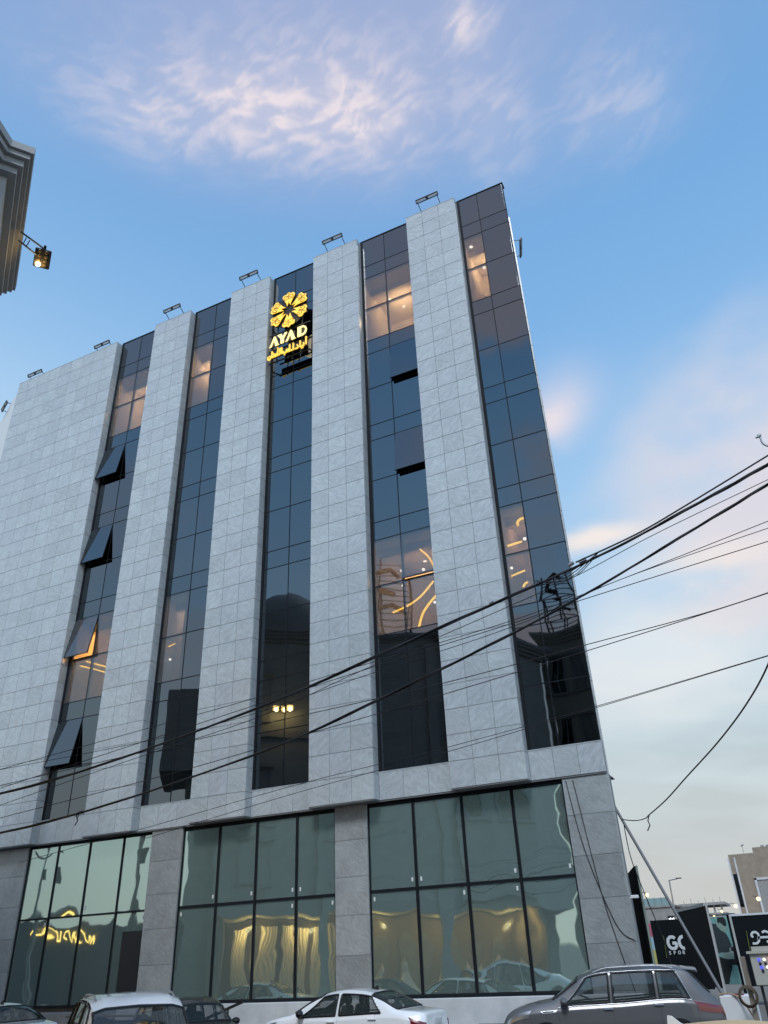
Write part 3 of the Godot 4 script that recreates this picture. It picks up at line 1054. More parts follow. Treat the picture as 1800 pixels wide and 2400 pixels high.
func near_building() -> void:
	var b := thing("corniced_building", "pale rendered building with a moulded grey cornice at the left edge of the street", "building", Vector3(-6.67, 0, 16.38), atan2(0.596, -0.803))
	var wallm := mat(0.46, 0.47, 0.46, 0.9)
	tri_tex(wallm, ramp_tex(8, 0.01, 512, lin(0.82, 0.82, 0.82), lin(1, 1, 1)), 0.2)
	var trim := mat(0.36, 0.365, 0.365, 0.8)
	var w := MB.new()
	w.prism(PackedVector2Array([V(15.2, -0.9), V(0.36, -0.64), V(-2.6, -2.80), V(-2.6, -11.0), V(15.2, -11.0)]), 4.0, 17.2)
	w.prism(PackedVector2Array([V(15.2, -4.4), V(-2.0, -4.4), V(-2.6, -11.0), V(15.2, -11.0)]), 0.0, 3.98)
	put("wall", w, wallm, b)
	var bay := MB.new()
	bay.box2(Vector3(0.362, 4.4, -1.2), Vector3(3.84, 17.2, -0.40))
	put("projecting_bay", bay, wallm, b)
	var c := MB.new()
	c.xf = Transform3D(Basis(Vector3(0.808, 0, 0.589), Vector3.UP, Vector3(-0.589, 0, 0.808)), Vector3(0.36, 0, -0.64))
	cornice(c, -3.66, 0.12, 0.0, 0.38, 17.298, true, false)
	c.xf = Transform3D()
	cornice(c, 3.84, 15.2, -0.9, 0.38, 17.3, false, true)
	cornice(c, 0.36, 3.84, -0.40, 0.40, 17.302, true, true)
	put("cornice", c, trim, b)
	var band := MB.new()
	band.box2(Vector3(0.4, 11.6, -0.95), Vector3(15.25, 11.95, -0.74))
	band.box2(Vector3(0.30, 11.62, -0.95), Vector3(3.90, 11.97, -0.26))
	band.box2(Vector3(0.4, 4.0, -0.95), Vector3(15.25, 4.5, -0.70))
	put("string_course", band, trim, b)
	for x in [5.6, 7.6, 9.6, 13.6]:
		old_window(b, x, 13.6, 1.2, 2.1, -0.9, trim)
		old_window(b, x, 9.0, 1.2, 2.3, -0.9, trim)
	for x in [1.2, 3.0]:
		old_window(b, x, 13.9, 0.95, 2.1, -0.40, trim)
		old_window(b, x, 9.0, 0.95, 2.4, -0.40, trim)
	for x in [1.6, 5.6, 7.6, 9.6, 13.6]:
		old_window(b, x, 6.1, 1.2, 1.8, -0.9, trim)
	var ext := MB.new()
	ext.box2(Vector3(15.2, 10.1, -6.0), Vector3(17.9, 14.0, -0.75))
	ext.box2(Vector3(15.2, 0.0, -6.0), Vector3(16.7, 10.08, -1.6))
	put("end_bay", ext, wallm, b)
	for fx in [12.08, 12.56]:
		var fh := MB.new()
		fh.xf = Transform3D(Basis(Vector3.RIGHT, 0.7), Vector3(fx, 13.0, -0.35))
		fh.cbox(Vector3.ZERO, Vector3(0.34, 0.28, 0.08), 0.02)
		put("floodlight_lamp", fh, glow(1.0, 0.72, 0.25, 5.0), b)
		var fa := MB.new()
		fa.bar(Vector3(fx, 13.0 + 0.1, -0.4), Vector3(fx, 13.0 + 0.3, -0.95), 0.03, 5)
		put("floodlight_arm", fa, M.dark_steel, b)
		var fl := OmniLight3D.new()
		fl.name = "floodlight_glow"
		fl.light_color = Color(1.0, 0.82, 0.5)
		fl.light_energy = 1.2
		fl.light_size = 0.1
		fl.omni_range = 10.0
		fl.omni_attenuation = 2.0
		fl.shadow_enabled = true
		fl.position = Vector3(fx, 13.0 - 0.12, -0.18)
		b.add_child(fl)
	var dome := MB.new()
	var pr := PackedVector2Array()
	for i in 11:
		var a := PI * 0.5 * i / 10.0
		pr.append(V(cos(a) * 2.5, sin(a) * 3.0))
	dome.xf = Transform3D(Basis(), Vector3(12.0, 17.2, -3.0))
	dome.lathe(pr, 28)
	put("dome", dome, trim, b)
	var pb := MB.new()
	pb.box2(Vector3(10.0, 0.0, -0.895), Vector3(10.6, 16.5, -0.5))
	pb.box2(Vector3(4.3, 0.0, -0.895), Vector3(4.9, 16.5, -0.55))
	put("pier", pb, wallm, b)
	# dress shop at street level
	var sh := MB.new()
	sh.box2(Vector3(0.1, 0.02, -4.38), Vector3(15.2, 0.2, -0.9))
	sh.box2(Vector3(0.1, 0.2, -4.38), Vector3(0.35, 3.96, -0.95))
	sh.box2(Vector3(14.9, 0.2, -4.38), Vector3(15.2, 3.96, -0.95))
	sh.box2(Vector3(0.35, 0.2, -4.36), Vector3(14.9, 3.96, -4.2))
	put("shop_room", sh, mat(0.30, 0.25, 0.20, 0.9), b)
	for k in 4:
		var a := MB.new()
		var poly := PackedVector2Array()
		var cx := 1.5 + 2.0 * k
		poly.append(V(cx - 0.65, 0.2))
		for i in 13:
			var t := PI - PI * i / 12.0
			poly.append(V(cx + cos(t) * 0.65, 2.3 + sin(t) * 0.75))
		poly.append(V(cx + 0.65, 0.2))
		a.extrude(poly, -4.18, -4.10)
		put("arched_niche", a, M.concrete, b)
	for k in 5:
		var q := []
		for i in 25:
			var row := []
			for j in 2:
				row.append(Vector3(8.8 + k * 1.15 + i * 0.035, 0.22 + j * 3.4, -3.2 + 0.06 * sin(i * 1.3)))
			q.append(row)
		var cu := MB.new()
		cu.grid(q)
		put("drape", cu, M.gold_cloth, b)
	for x in [1.2, 4.3, 7.5, 11.0, 13.5]:
		var l := OmniLight3D.new()
		l.name = "shop_light"
		l.light_color = Color(1.0, 0.80, 0.5)
		l.light_energy = 1.5
		l.light_size = 0.08
		l.omni_range = 14.0
		l.omni_attenuation = 2.0
		l.shadow_enabled = true
		l.position = Vector3(x, 3.45, -2.6)
		b.add_child(l)
		var lm := MB.new()
		lm.xf = Transform3D(Basis(), l.position)
		lm.lathe(ball(0.12), 12)
		put("ceiling_lamp", lm, M.shop_lamp, b)
	var say := ["white gown on the bust nearest the corner of the dress shop", "white gown on the second bust of the dress shop", "white gown on the third bust of the dress shop", "white gown on the fourth bust of the dress shop", "white gown on the fifth bust of the dress shop", "white gown on the sixth bust, beside the drapes of the dress shop"]
	for k in 6:
		var p := b.transform * Vector3([0.9, 2.0, 3.3, 4.3, 6.3, 7.6][k], 0.2, -2.0 - 0.5 * (k % 2))
		var t := thing("dressed_bust", say[k], "mannequin", p, 0.0, "gowns in the shop across the street")
		var g := MB.new()
		g.lathe(PackedVector2Array([V(0.55, 0.0), V(0.40, 0.4), V(0.24, 0.8), V(0.15, 1.02), V(0.19, 1.2), V(0.2, 1.32), V(0.17, 1.42)]), 18, Vector2(1, 0.8))
		put("gown", g, mat(0.85, 0.80, 0.70, 0.8), t)
		var u := MB.new()
		u.lathe(PackedVector2Array([V(0.17, 1.42), V(0.12, 1.47), V(0.05, 1.50), V(0.045, 1.6), V(0.0, 1.62)]), 14)
		put("bust", u, M.cream, t)
	# rooftop sign frames seen in the glass
	for k in 2:
		var x0: float = [5.2, 0.2][k]
		var n := 11 if k == 0 else 9
		var t := thing("rooftop_sign_frame", ["tall dark lattice sign frame over the dome end of the corniced roof", "smaller dark lattice sign frame on the roof of the narrow grey building"][k], "sign frame", (b.transform * Vector3(x0, 17.3, -1.6)) if k == 0 else Vector3(-3.9, 18.6, 22.2), b.rotation.y if k == 0 else PI)
		var wd := 3.4 if k == 0 else 2.2
		var fr := MB.new()
		for i in n:
			fr.bar(Vector3(0, 0.8 + i * 0.36, 0), Vector3(wd, 0.8 + i * 0.36, 0), 0.035, 5)
		for x in [0.05, wd * 0.5, wd - 0.05]:
			fr.bar(Vector3(x, 0, 0.05), Vector3(x, 0.8 + n * 0.36, 0.05), 0.06, 5)
			fr.bar(Vector3(x, 0, -1.6), Vector3(x, 0.6 + n * 0.3, 0), 0.05, 5)
		put("lattice", fr, M.black, t)
		var sw := MB.new()
		sw.stroke(PackedVector2Array([V(0.5, 3.6), V(1.0, 4.0), V(wd - 0.6, 3.7), V(wd - 0.4, 3.0), V(1.0, 2.6)]), 0.28, 0.08, 0.2)
		sw.stroke(PackedVector2Array([V(0.4, 1.4), V(1.2, 1.9), V(wd - 0.4, 1.5)]), 0.22, 0.08, 0.2)
		put("lettering_rail", sw, M.black, t)

func corner_floodlight() -> void:
	var t := thing("floodlight", "square floodlight with one bright lamp, on twin arms from the cornice", "floodlight", Vector3(-8.36, 16.74, 14.49))
	var a := MB.new()
	a.bar(Vector3(0.16, 0.02, 0.78), Vector3(0.10, 0.2, 0.02), 0.022)
	a.bar(Vector3(0.05, -0.13, 0.70), Vector3(-0.06, 0.04, 0.06), 0.022)
	a.bar(Vector3(0.14, 0.02, 0.6), Vector3(0.05, -0.11, 0.58), 0.012)
	a.bar(Vector3(0.13, 0.04, 0.5), Vector3(0.03, -0.09, 0.48), 0.012)
	put("arm", a, M.dark_steel, t)
	# the head hangs tilted: its face looks down and towards the street
	var ex := Vector3(0.22, 0.02, -0.29).normalized()
	var ey := (Vector3(0.26, 0.32, 0.18) - ex * ex.dot(Vector3(0.26, 0.32, 0.18))).normalized()
	var ez := ex.cross(ey)
	var bs := Basis(ex, ey, ez)
	var to_cam := Vector3(12.5, -14.7, 8.3)
	if ez.dot(to_cam) < 0.0:
		bs = Basis(ex, ey, -ez)
		bs.x = -bs.x
	var h := MB.new()
	h.xf = Transform3D(bs, Vector3.ZERO)
	h.cbox(Vector3(0, 0, -0.04), Vector3(0.36, 0.44, 0.10), 0.02)
	for i in 5:
		h.box(Vector3(-0.14 + 0.07 * i, 0, -0.11), Vector3(0.012, 0.38, 0.06))
	h.box(Vector3(0.02, 0.25, -0.05), Vector3(0.06, 0.12, 0.06))
	put("housing", h, M.black, t)
	for r in 4:
		for c in 2:
			var l := MB.new()
			l.xf = Transform3D(bs * Basis(Vector3.RIGHT, PI / 2), bs * Vector3(-0.075 + 0.15 * c, 0.15 - 0.1 * r, 0.012))
			var on := r == 3 and c == 0
			l.lathe(PackedVector2Array([V(0.0, 0.02), V(0.03, 0.018), V(0.045 if not on else 0.055, 0.0)]), 14)
			put("lens_lamp" if on else "lens", l, glow(1.0, 0.80, 0.40, 14.0) if on else M.lens_amber, t)
	var s := OmniLight3D.new()
	s.name = "floodlight_glow"
	s.light_color = Color(1.0, 0.82, 0.5)
	s.light_energy = 0.22
	s.light_size = 0.06
	s.omni_range = 12.0
	s.omni_attenuation = 2.0
	s.shadow_enabled = true
	s.position = bs * Vector3(-0.075, -0.15, 0.12)
	t.add_child(s)

func rear_blocks() -> void:
	var wm := mat(0.33, 0.31, 0.28, 0.9)
	var trim := mat(0.24, 0.24, 0.24, 0.8)
	var b := thing("street_building", "plain tan building facing the clinic, behind the viewer", "building", Vector3(0, 0, 26.5), PI)
	var w := MB.new()
	w.box2(Vector3(-10, 0, -9), Vector3(3.4, 14.0, 0))
	put("wall", w, wm, b)
	for y in [4.5, 8.2, 11.4]:
		for x in [-8.4, -5.6, -2.8, 0.0]:
			old_window(b, x, y, 1.3, 2.1, 0.0, trim)
	var tb := thing("narrow_building", "tall narrow grey building between the corniced and the tan one", "building", Vector3(-4.9, 0, 21.0), PI)
	w = MB.new()
	w.box2(Vector3(-1.3, 0, -8), Vector3(1.45, 18.2, 0))
	cornice(w, -1.3, 1.45, 0.0, 0.35, 18.6, true, true)
	put("wall", w, wm, tb)
	for y in [4.5, 8.6, 12.4, 15.9]:
		for x in [-0.65, 0.75]:
			old_window(tb, x, y, 0.75, 1.9, 0.0, trim)
	var d := thing("low_shop", "low dark shop with a lit gold sign, down the street", "building", Vector3(-46, 0, 26.5), PI * 0.78)
	w = MB.new()
	w.box2(Vector3(-9, 0, -7), Vector3(9, 5.6, 0))
	put("wall", w, mat(0.08, 0.08, 0.08, 0.8), d)
	var sg := thing("shop_sign", "curling gold lit lettering over the low dark shop", "sign", d.transform * Vector3(1.0, 4.4, 0.15), d.rotation.y)
	sg.scale = Vector3(0.85, 1.0, 1.0)
	for q in [[V(-3.0, 0.0), V(-2.6, 0.7), V(-2.4, 0.0), V(-2.0, 0.8), V(-1.8, 0.0)], [V(-1.6, 0.1), V(-1.0, 0.9), V(-0.2, 0.8), V(0.1, 0.3), V(-0.8, 0.1)], [V(0.6, 0.9), V(0.7, 0.0), V(1.1, 0.0), V(1.2, 0.9)], [V(1.6, 0.9), V(1.7, 0.1), V(2.2, 0.1), V(2.4, 0.6), V(2.9, 0.2)]]:
		var mb := MB.new()
		mb.stroke(PackedVector2Array(q), 0.16, 0.0, 0.12)
		put("letter_lamp", mb, M.sign_gold, sg)
	for k in 3:
		var p := thing("utility_pole", ["leaning grey utility pole down the street, wires at its head", "slim utility pole down the street beside the low shop", "far utility pole at the end of the street"][k], "utility pole", [Vector3(-35, 0, 12.5), Vector3(-25, 0, 9.2), Vector3(-58, 0, 20)][k])
		var s := MB.new()
		s.tube(PackedVector3Array([Vector3(0, 0, 0), Vector3(0.05, 9.5, 0)]), [0.16, 0.09], 8)
		put("shaft", s, M.concrete, p)
		var x := MB.new()
		for y in [8.2, 9.0]:
			x.beam(Vector3(-0.9, y, 0), Vector3(0.9, y, 0), 0.08, 0.1)
		x.box(Vector3(0.1, 7.0, 0.2), Vector3(0.5, 0.7, 0.4))
		put("cross_arms", x, M.dark_steel, p)
	var hs := [[Vector3(-62, 0, 42), Vector3(14, 4.5, 10)], [Vector3(-80, 0, 58), Vector3(16, 5.5, 12)], [Vector3(-52, 0, 58), Vector3(10, 4.6, 10)], [Vector3(-100, 0, 75), Vector3(18, 7, 12)], [Vector3(-33, 0, 44), Vector3(9, 5.0, 10)]]
	var say := ["low tan house at the far end of the street", "grey block at the far end of the street", "tan house with a flat roof behind the low shop", "tallest grey block at the end of the street", "tan block behind the corniced building"]
	for k in hs.size():
		var h := thing("distant_house", say[k], "house", hs[k][0], 0.4)
		var q := MB.new()
		var s: Vector3 = hs[k][1]
		q.box2(Vector3(-s.x * 0.5, 0, -s.z * 0.5), Vector3(s.x * 0.5, s.y, s.z * 0.5))
		q.box2(Vector3(-s.x * 0.2, s.y, -2), Vector3(s.x * 0.1, s.y + 2.2, 2))
		put("wall", q, wm, h)
		for i in 4:
			var wn := MB.new()
			wn.box(Vector3(-s.x * 0.36 + i * s.x * 0.24, s.y * 0.6, -s.z * 0.5), Vector3(1.2, 1.5, 0.1))
			put("window", wn, M.frame, h)

# ------------------------------------------------------------------ overhead cables
func cable(label: String, z: float, p: Array, r: float, strands := 1, group := "") -> Node3D:
	var pts := PackedVector3Array()
	for a in p:
		pts.append(Vector3(a.x, a.y, z))
	var s := smooth_line(pts, 8)
	var a0: Vector3 = s[0]
	var t := thing("overhead_cable", label, "cable", a0, 0.0, group)
	for k in strands:
		var mb := MB.new()
		var q := PackedVector3Array()
		for i in s.size():
			var ph := i * 0.55 + TAU * k / strands + 1.3 * sin(i * 0.09)
			var off := 0.0 if strands == 1 else r * (0.75 + 0.45 * sin(i * 0.21 + k))
			q.append(s[i] - a0 + Vector3(0, cos(ph) * off, sin(ph) * off))
		mb.tube(q, r, 6)
		put("strand", mb, M.cable, t)
	return t

func cables() -> void:
	var g := "thin wires crossing the facade"
	var a := cable("thick twisted black cable bundle crossing the facade, the upper of the two", 13.0, [V(5.24, 7.40), V(4.22, 7.06), V(2.99, 6.68), V(1.84, 6.40), V(0.29, 6.06), V(-2.06, 5.54), V(-4.24, 5.17), V(-6.59, 4.87), V(-9.26, 4.70)], 0.0125, 3)
	cable("thick twisted black cable bundle crossing the facade, the lower of the two", 12.7, [V(5.20, 7.29), V(4.14, 6.88), V(2.59, 6.30), V(1.33, 5.89), V(-0.31, 5.43), V(-2.23, 4.94), V(-4.42, 4.57), V(-6.76, 4.28), V(-9.44, 4.11)], 0.0115, 3)
	cable("black cable just above the upper bundle, joining it by the corner", 13.1, [V(5.27, 7.48), V(3.97, 6.99), V(3.28, 6.75), V(2.44, 6.55)], 0.011)
	cable("thin wire between the two cable bundles at the right", 12.9, [V(5.19, 7.22), V(3.55, 6.80), V(2.40, 6.45), V(1.36, 6.21), V(-0.93, 5.72), V(-2.79, 5.30), V(-5.15, 5.0), V(-8.07, 4.60)], 0.005, 1, g)
	cable("wire crossing under the lower bundle, rising to the left end", 12.4, [V(5.08, 6.87), V(2.83, 6.46), V(1.23, 6.20), V(-1.18, 5.99), V(-3.17, 5.80), V(-5.35, 5.64), V(-8.87, 5.39)], 0.0055, 1, g)
	cable("wire meeting the rising wire at the left edge", 12.4, [V(5.05, 6.76), V(2.88, 6.47), V(1.26, 6.11), V(-1.19, 5.81), V(-3.15, 5.55), V(-5.32, 5.42), V(-8.87, 5.385)], 0.005, 1, g)
	cable("short wire below the lower bundle by the tower corner", 12.2, [V(5.01, 6.66), V(2.22, 6.37), V(1.19, 6.24), V(-1.29, 5.98), V(-9.0, 5.1)], 0.006, 1, g)
	cable("upper of the paired wires over the stone pilasters", 11.6, [V(4.86, 6.19), V(3.83, 6.05), V(2.14, 5.92), V(-0.19, 5.74), V(-3.70, 5.60), V(-5.94, 5.50), V(-9.78, 5.33)], 0.0065, 1, g)
	cable("lower of the paired wires over the stone pilasters", 11.6, [V(4.86, 6.18), V(3.82, 6.04), V(2.15, 5.83), V(-0.21, 5.56), V(-2.63, 5.31), V(-5.47, 5.02), V(-9.60, 4.70)], 0.0065, 1, g)
	cable("upper of the lowest pair of thin grey wires", 11.0, [V(4.66, 5.51), V(2.04, 5.17), V(-0.41, 4.90), V(-3.18, 4.66), V(-6.36, 4.29), V(-9.5, 3.95)], 0.005, 1, g)
	cable("lower of the lowest pair of thin grey wires", 11.0, [V(4.65, 5.50), V(2.04, 5.15), V(-0.42, 4.83), V(-3.18, 4.53), V(-6.4, 4.1)], 0.005, 1, g)
	# clamps and splices on the upper bundle
	for q in [[V(2.52, 6.60), 0.05], [V(2.36, 6.59), 0.04], [V(1.18, 6.28), 0.035]]:
		var mb := MB.new()
		mb.xf = Transform3D(Basis(Vector3.BACK, 0.3), Vector3(q[0].x, q[0].y, 13.0) - a.position)
		mb.cbox(Vector3.ZERO, Vector3(q[1] * 2.2, q[1], 0.05), 0.008)
		put("clamp", mb, M.steel, a)
	var lp := MB.new()
	for k in 4:
		var ps := PackedVector3Array()
		for i in 9:
			var u := i / 8.0
			ps.append(Vector3(lerpf(2.75, 1.85, u), lerpf(6.63, 6.41, u) - 0.07 * sin(PI * u) * (1.0 + 0.4 * k) + 0.03 * sin(5 * u + k), 13.0 + 0.02 * k) - a.position)
		lp.tube(ps, 0.006, 5)
	put("splice_loops", lp, M.cable, a)
	# knotted tail on the lower bundle
	var kn := thing("cable_tail", "knot of wire with a loose tail hanging from the lower bundle", "cable", Vector3(-6.40, 4.33, 12.7))
	var kt := MB.new()
	kt.tube(PackedVector3Array([Vector3(0.08, 0.02, 0), Vector3(0, 0.0, 0), Vector3(-0.02, -0.06, 0.01), Vector3(0.01, -0.13, 0), Vector3(-0.03, -0.20, 0.01)]), 0.010, 5)
	kt.tube(PackedVector3Array([Vector3(0.0, 0.01, 0), Vector3(0.03, -0.05, 0.01), Vector3(-0.01, -0.10, 0.01)]), 0.008, 5)
	put("tail", kt, M.cable, kn)
	# cable drooping from the pole to the corner of the clinic
	var c := [Vector3(5.3, 6.1, 13.0), Vector3(4.8, 5.66, 12.28), Vector3(4.44, 5.44, 10.69), Vector3(4.0, 5.31, 9.12), Vector3(3.38, 5.12, 7.57), Vector3(2.60, 4.87, 6.06), Vector3(1.95, 4.72, 4.55), Vector3(1.33, 4.66, 3.05), Vector3(1.01, 4.80, 1.51), Vector3(0.53, 4.97, 0.0), Vector3(-0.07, 5.23, -1.49)]
	var t := thing("drooping_cable", "black cable drooping from the right edge to the leaning pipe", "cable", c[7])
	var ps2 := PackedVector3Array()
	for e in c:
		ps2.append(e - c[7])
	var mb2 := MB.new()
	mb2.tube(smooth_line(ps2, 6), 0.013, 6)
	put("strand", mb2, M.cable, t)
	var tl := MB.new()
	tl.tube(PackedVector3Array([Vector3(0, 0, 0), Vector3(-0.05, -0.12, 0), Vector3(-0.02, -0.22, 0.02), Vector3(-0.1, -0.33, 0.0)]), 0.014, 5)
	put("loose_end", tl, M.cable, t)
	# pole just outside the frame with its fittings
	var p := thing("utility_pole", "weathered utility pole with cable fittings at the right edge", "utility pole", Vector3(5.62, 0, 13.0))
	var s := MB.new()
	s.tube(PackedVector3Array([Vector3.ZERO, Vector3(0, 7.8, 0)]), [0.17, 0.11], 10)
	put("shaft", s, M.concrete, p)
	var x := MB.new()
	x.beam(Vector3(-0.62, 7.06, 0), Vector3(0.5, 7.0, 0), 0.07, 0.09)
	x.beam(Vector3(-0.40, 7.44, 0), Vector3(0.3, 7.44, 0), 0.05, 0.05)
	put("cross_arms", x, M.steel, p)
	var hk := MB.new()
	hk.tube(smooth_line(PackedVector3Array([Vector3(-0.36, 7.50, 0), Vector3(-0.47, 7.58, 0), Vector3(-0.54, 7.66, 0), Vector3(-0.545, 7.77, 0)]), 4), 0.013, 6)
	hk.cbox(Vector3(-0.55, 7.79, 0), Vector3(0.05, 0.035, 0.04), 0.006)
	hk.cbox(Vector3(-0.575, 7.77, 0), Vector3(0.05, 0.02, 0.03), 0.006)
	put("hook", hk, M.steel, p)

# ------------------------------------------------------------------ cars
func pl(a: Array, x: float) -> float:
	if x <= a[0].x:
		return a[0].y
	for i in a.size() - 1:
		if x <= a[i + 1].x:
			var p0: Vector2 = a[maxi(i - 1, 0)]
			var p3: Vector2 = a[mini(i + 2, a.size() - 1)]
			var u: float = (x - a[i].x) / (a[i + 1].x - a[i].x)
			var m0: float = (a[i + 1].y - p0.y) / maxf(a[i + 1].x - p0.x, 0.001) * (a[i + 1].x - a[i].x)
			var m1: float = (p3.y - a[i].y) / maxf(p3.x - a[i].x, 0.001) * (a[i + 1].x - a[i].x)
			var d: float = a[i + 1].y - a[i].y
			if absf(d) < 1e-6:
				m0 = 0.0
				m1 = 0.0
			m0 = clampf(m0, -3.0 * absf(d), 3.0 * absf(d))
			m1 = clampf(m1, -3.0 * absf(d), 3.0 * absf(d))
			var u2 := u * u
			var u3 := u2 * u
			return (2 * u3 - 3 * u2 + 1) * a[i].y + (u3 - 2 * u2 + u) * m0 + (-2 * u3 + 3 * u2) * a[i + 1].y + (u3 - u2) * m1
	return a[-1].y

func surf(P: Dictionary, x: float, t: float, side: float) -> Vector3:
	var w := pl(P.w, x)
	var y0 := pl(P.sill, x)
	var tp := pl(P.top, x)
	var b := minf(pl(P.belt, x), tp - 0.02)
	var cab := clampf((tp - b) / 0.42, 0.0, 1.0)
	var y6 := lerpf(b, tp, 0.86)
	var z6 := w * lerpf(0.88, P.tumble, cab)
	var q := [V(y0, 0.55 * w), V(y0, 0.90 * w), V(y0 + 0.10, 0.985 * w), V(lerpf(y0, b, 0.55), w), V(b - 0.07, 0.988 * w), V(b, 0.95 * w), V(y6, z6), V(lerpf(y6, tp, 0.75), z6 * 0.74), V(tp, 0.0)]
	var i := mini(int(t), 7)
	var p: Vector2 = q[i].lerp(q[i + 1], t - i)
	if i == 5:
		p.y += 0.018 * sin(PI * (t - 5.0)) * cab
	return Vector3(x, p.x, p.y * side)

func patch(P: Dictionary, mb: MB, side: float, c: Array, ta: float, tb: float, off: float, nu := 10, nv := 6) -> void:
	# c: x at lower start, lower end, upper start, upper end
	var g := []
	for i in nu + 1:
		var row := []
		for j in nv + 1:
			var q := float(j) / nv
			var x := lerpf(lerpf(c[0], c[2], q), lerpf(c[1], c[3], q), float(i) / nu)
			var t := lerpf(ta, tb, q)
			var p := surf(P, x, t, side)
			var dx := surf(P, x + 0.02, t, side) - surf(P, x - 0.02, t, side)
			var dt := surf(P, x, minf(t + 0.05, 8.0), side) - surf(P, x, t - 0.05, side)
			var m := dx.cross(dt)
			m = (m if side > 0.0 else -m)
			m = m.normalized() if m.length() > 1e-9 else Vector3.UP
			if m.dot(Vector3(0, 0.3, side)) < 0.0 and absf(m.x) < 0.9:
				m = -m
			row.append(p + m * off)
		g.append(row)
	mb.grid(g, side < 0.0)

func trim_line(P: Dictionary, side: float, c: Array, ta: float, tb: float) -> PackedVector3Array:
	var o := PackedVector3Array()
	for e in [[0, 1, ta, ta], [1, 3, ta, tb], [3, 2, tb, tb], [2, 0, tb, ta]]:
		for i in 16:
			var u := i / 16.0
			var t := lerpf(e[2], e[3], u)
			var p := surf(P, lerpf(c[e[0]], c[e[1]], u), t, side)
			o.append(p + Vector3(0, 0.002, 0.008 * side))
	o.append(o[0])
	return o

func in_window(P: Dictionary, x: float, t: float) -> bool:
	if t > 5.06 and t < 5.94:
		var q := (t - 5.06) / 0.88
		for c in P.side_windows:
			if x > lerpf(c[0], c[2], q) and x < lerpf(c[1], c[3], q):
				return true
	if t > 6.05:
		for r in [P.windshield, P.rear_window]:
			if x > r[0] and x < r[1]:
				return true
	return false

func shell(P: Dictionary, mb: MB, p: Array, xs: Array, side: float, cabin_only: bool) -> void:
	var nu := p.size()
	var nv: int = p[0].size()
	var nr := []
	for i in nu:
		var row := []
		for j in nv:
			var du: Vector3 = p[mini(i + 1, nu - 1)][j] - p[maxi(i - 1, 0)][j]
			var dv: Vector3 = p[i][mini(j + 1, nv - 1)] - p[i][maxi(j - 1, 0)]
			var m := du.cross(dv)
			m = m.normalized() if m.length_squared() > 1e-14 else Vector3.UP
			row.append(-m if side < 0.0 else m)
		nr.append(row)
	for i in nu - 1:
		var x: float = (xs[i] + xs[i + 1]) * 0.5
		for j in nv - 1:
			var t := (j + 0.5) / 6.0
			if in_window(P, x, t):
				continue
			if cabin_only and (t < 3.0 or x < P.rear_window[0] - 0.05 or x > P.windshield[1] + 0.05):
				continue
			mb.t3(p[i][j], p[i + 1][j], p[i + 1][j + 1], nr[i][j], nr[i + 1][j], nr[i + 1][j + 1])
			mb.t3(p[i][j], p[i + 1][j + 1], p[i][j + 1], nr[i][j], nr[i + 1][j + 1], nr[i][j + 1])

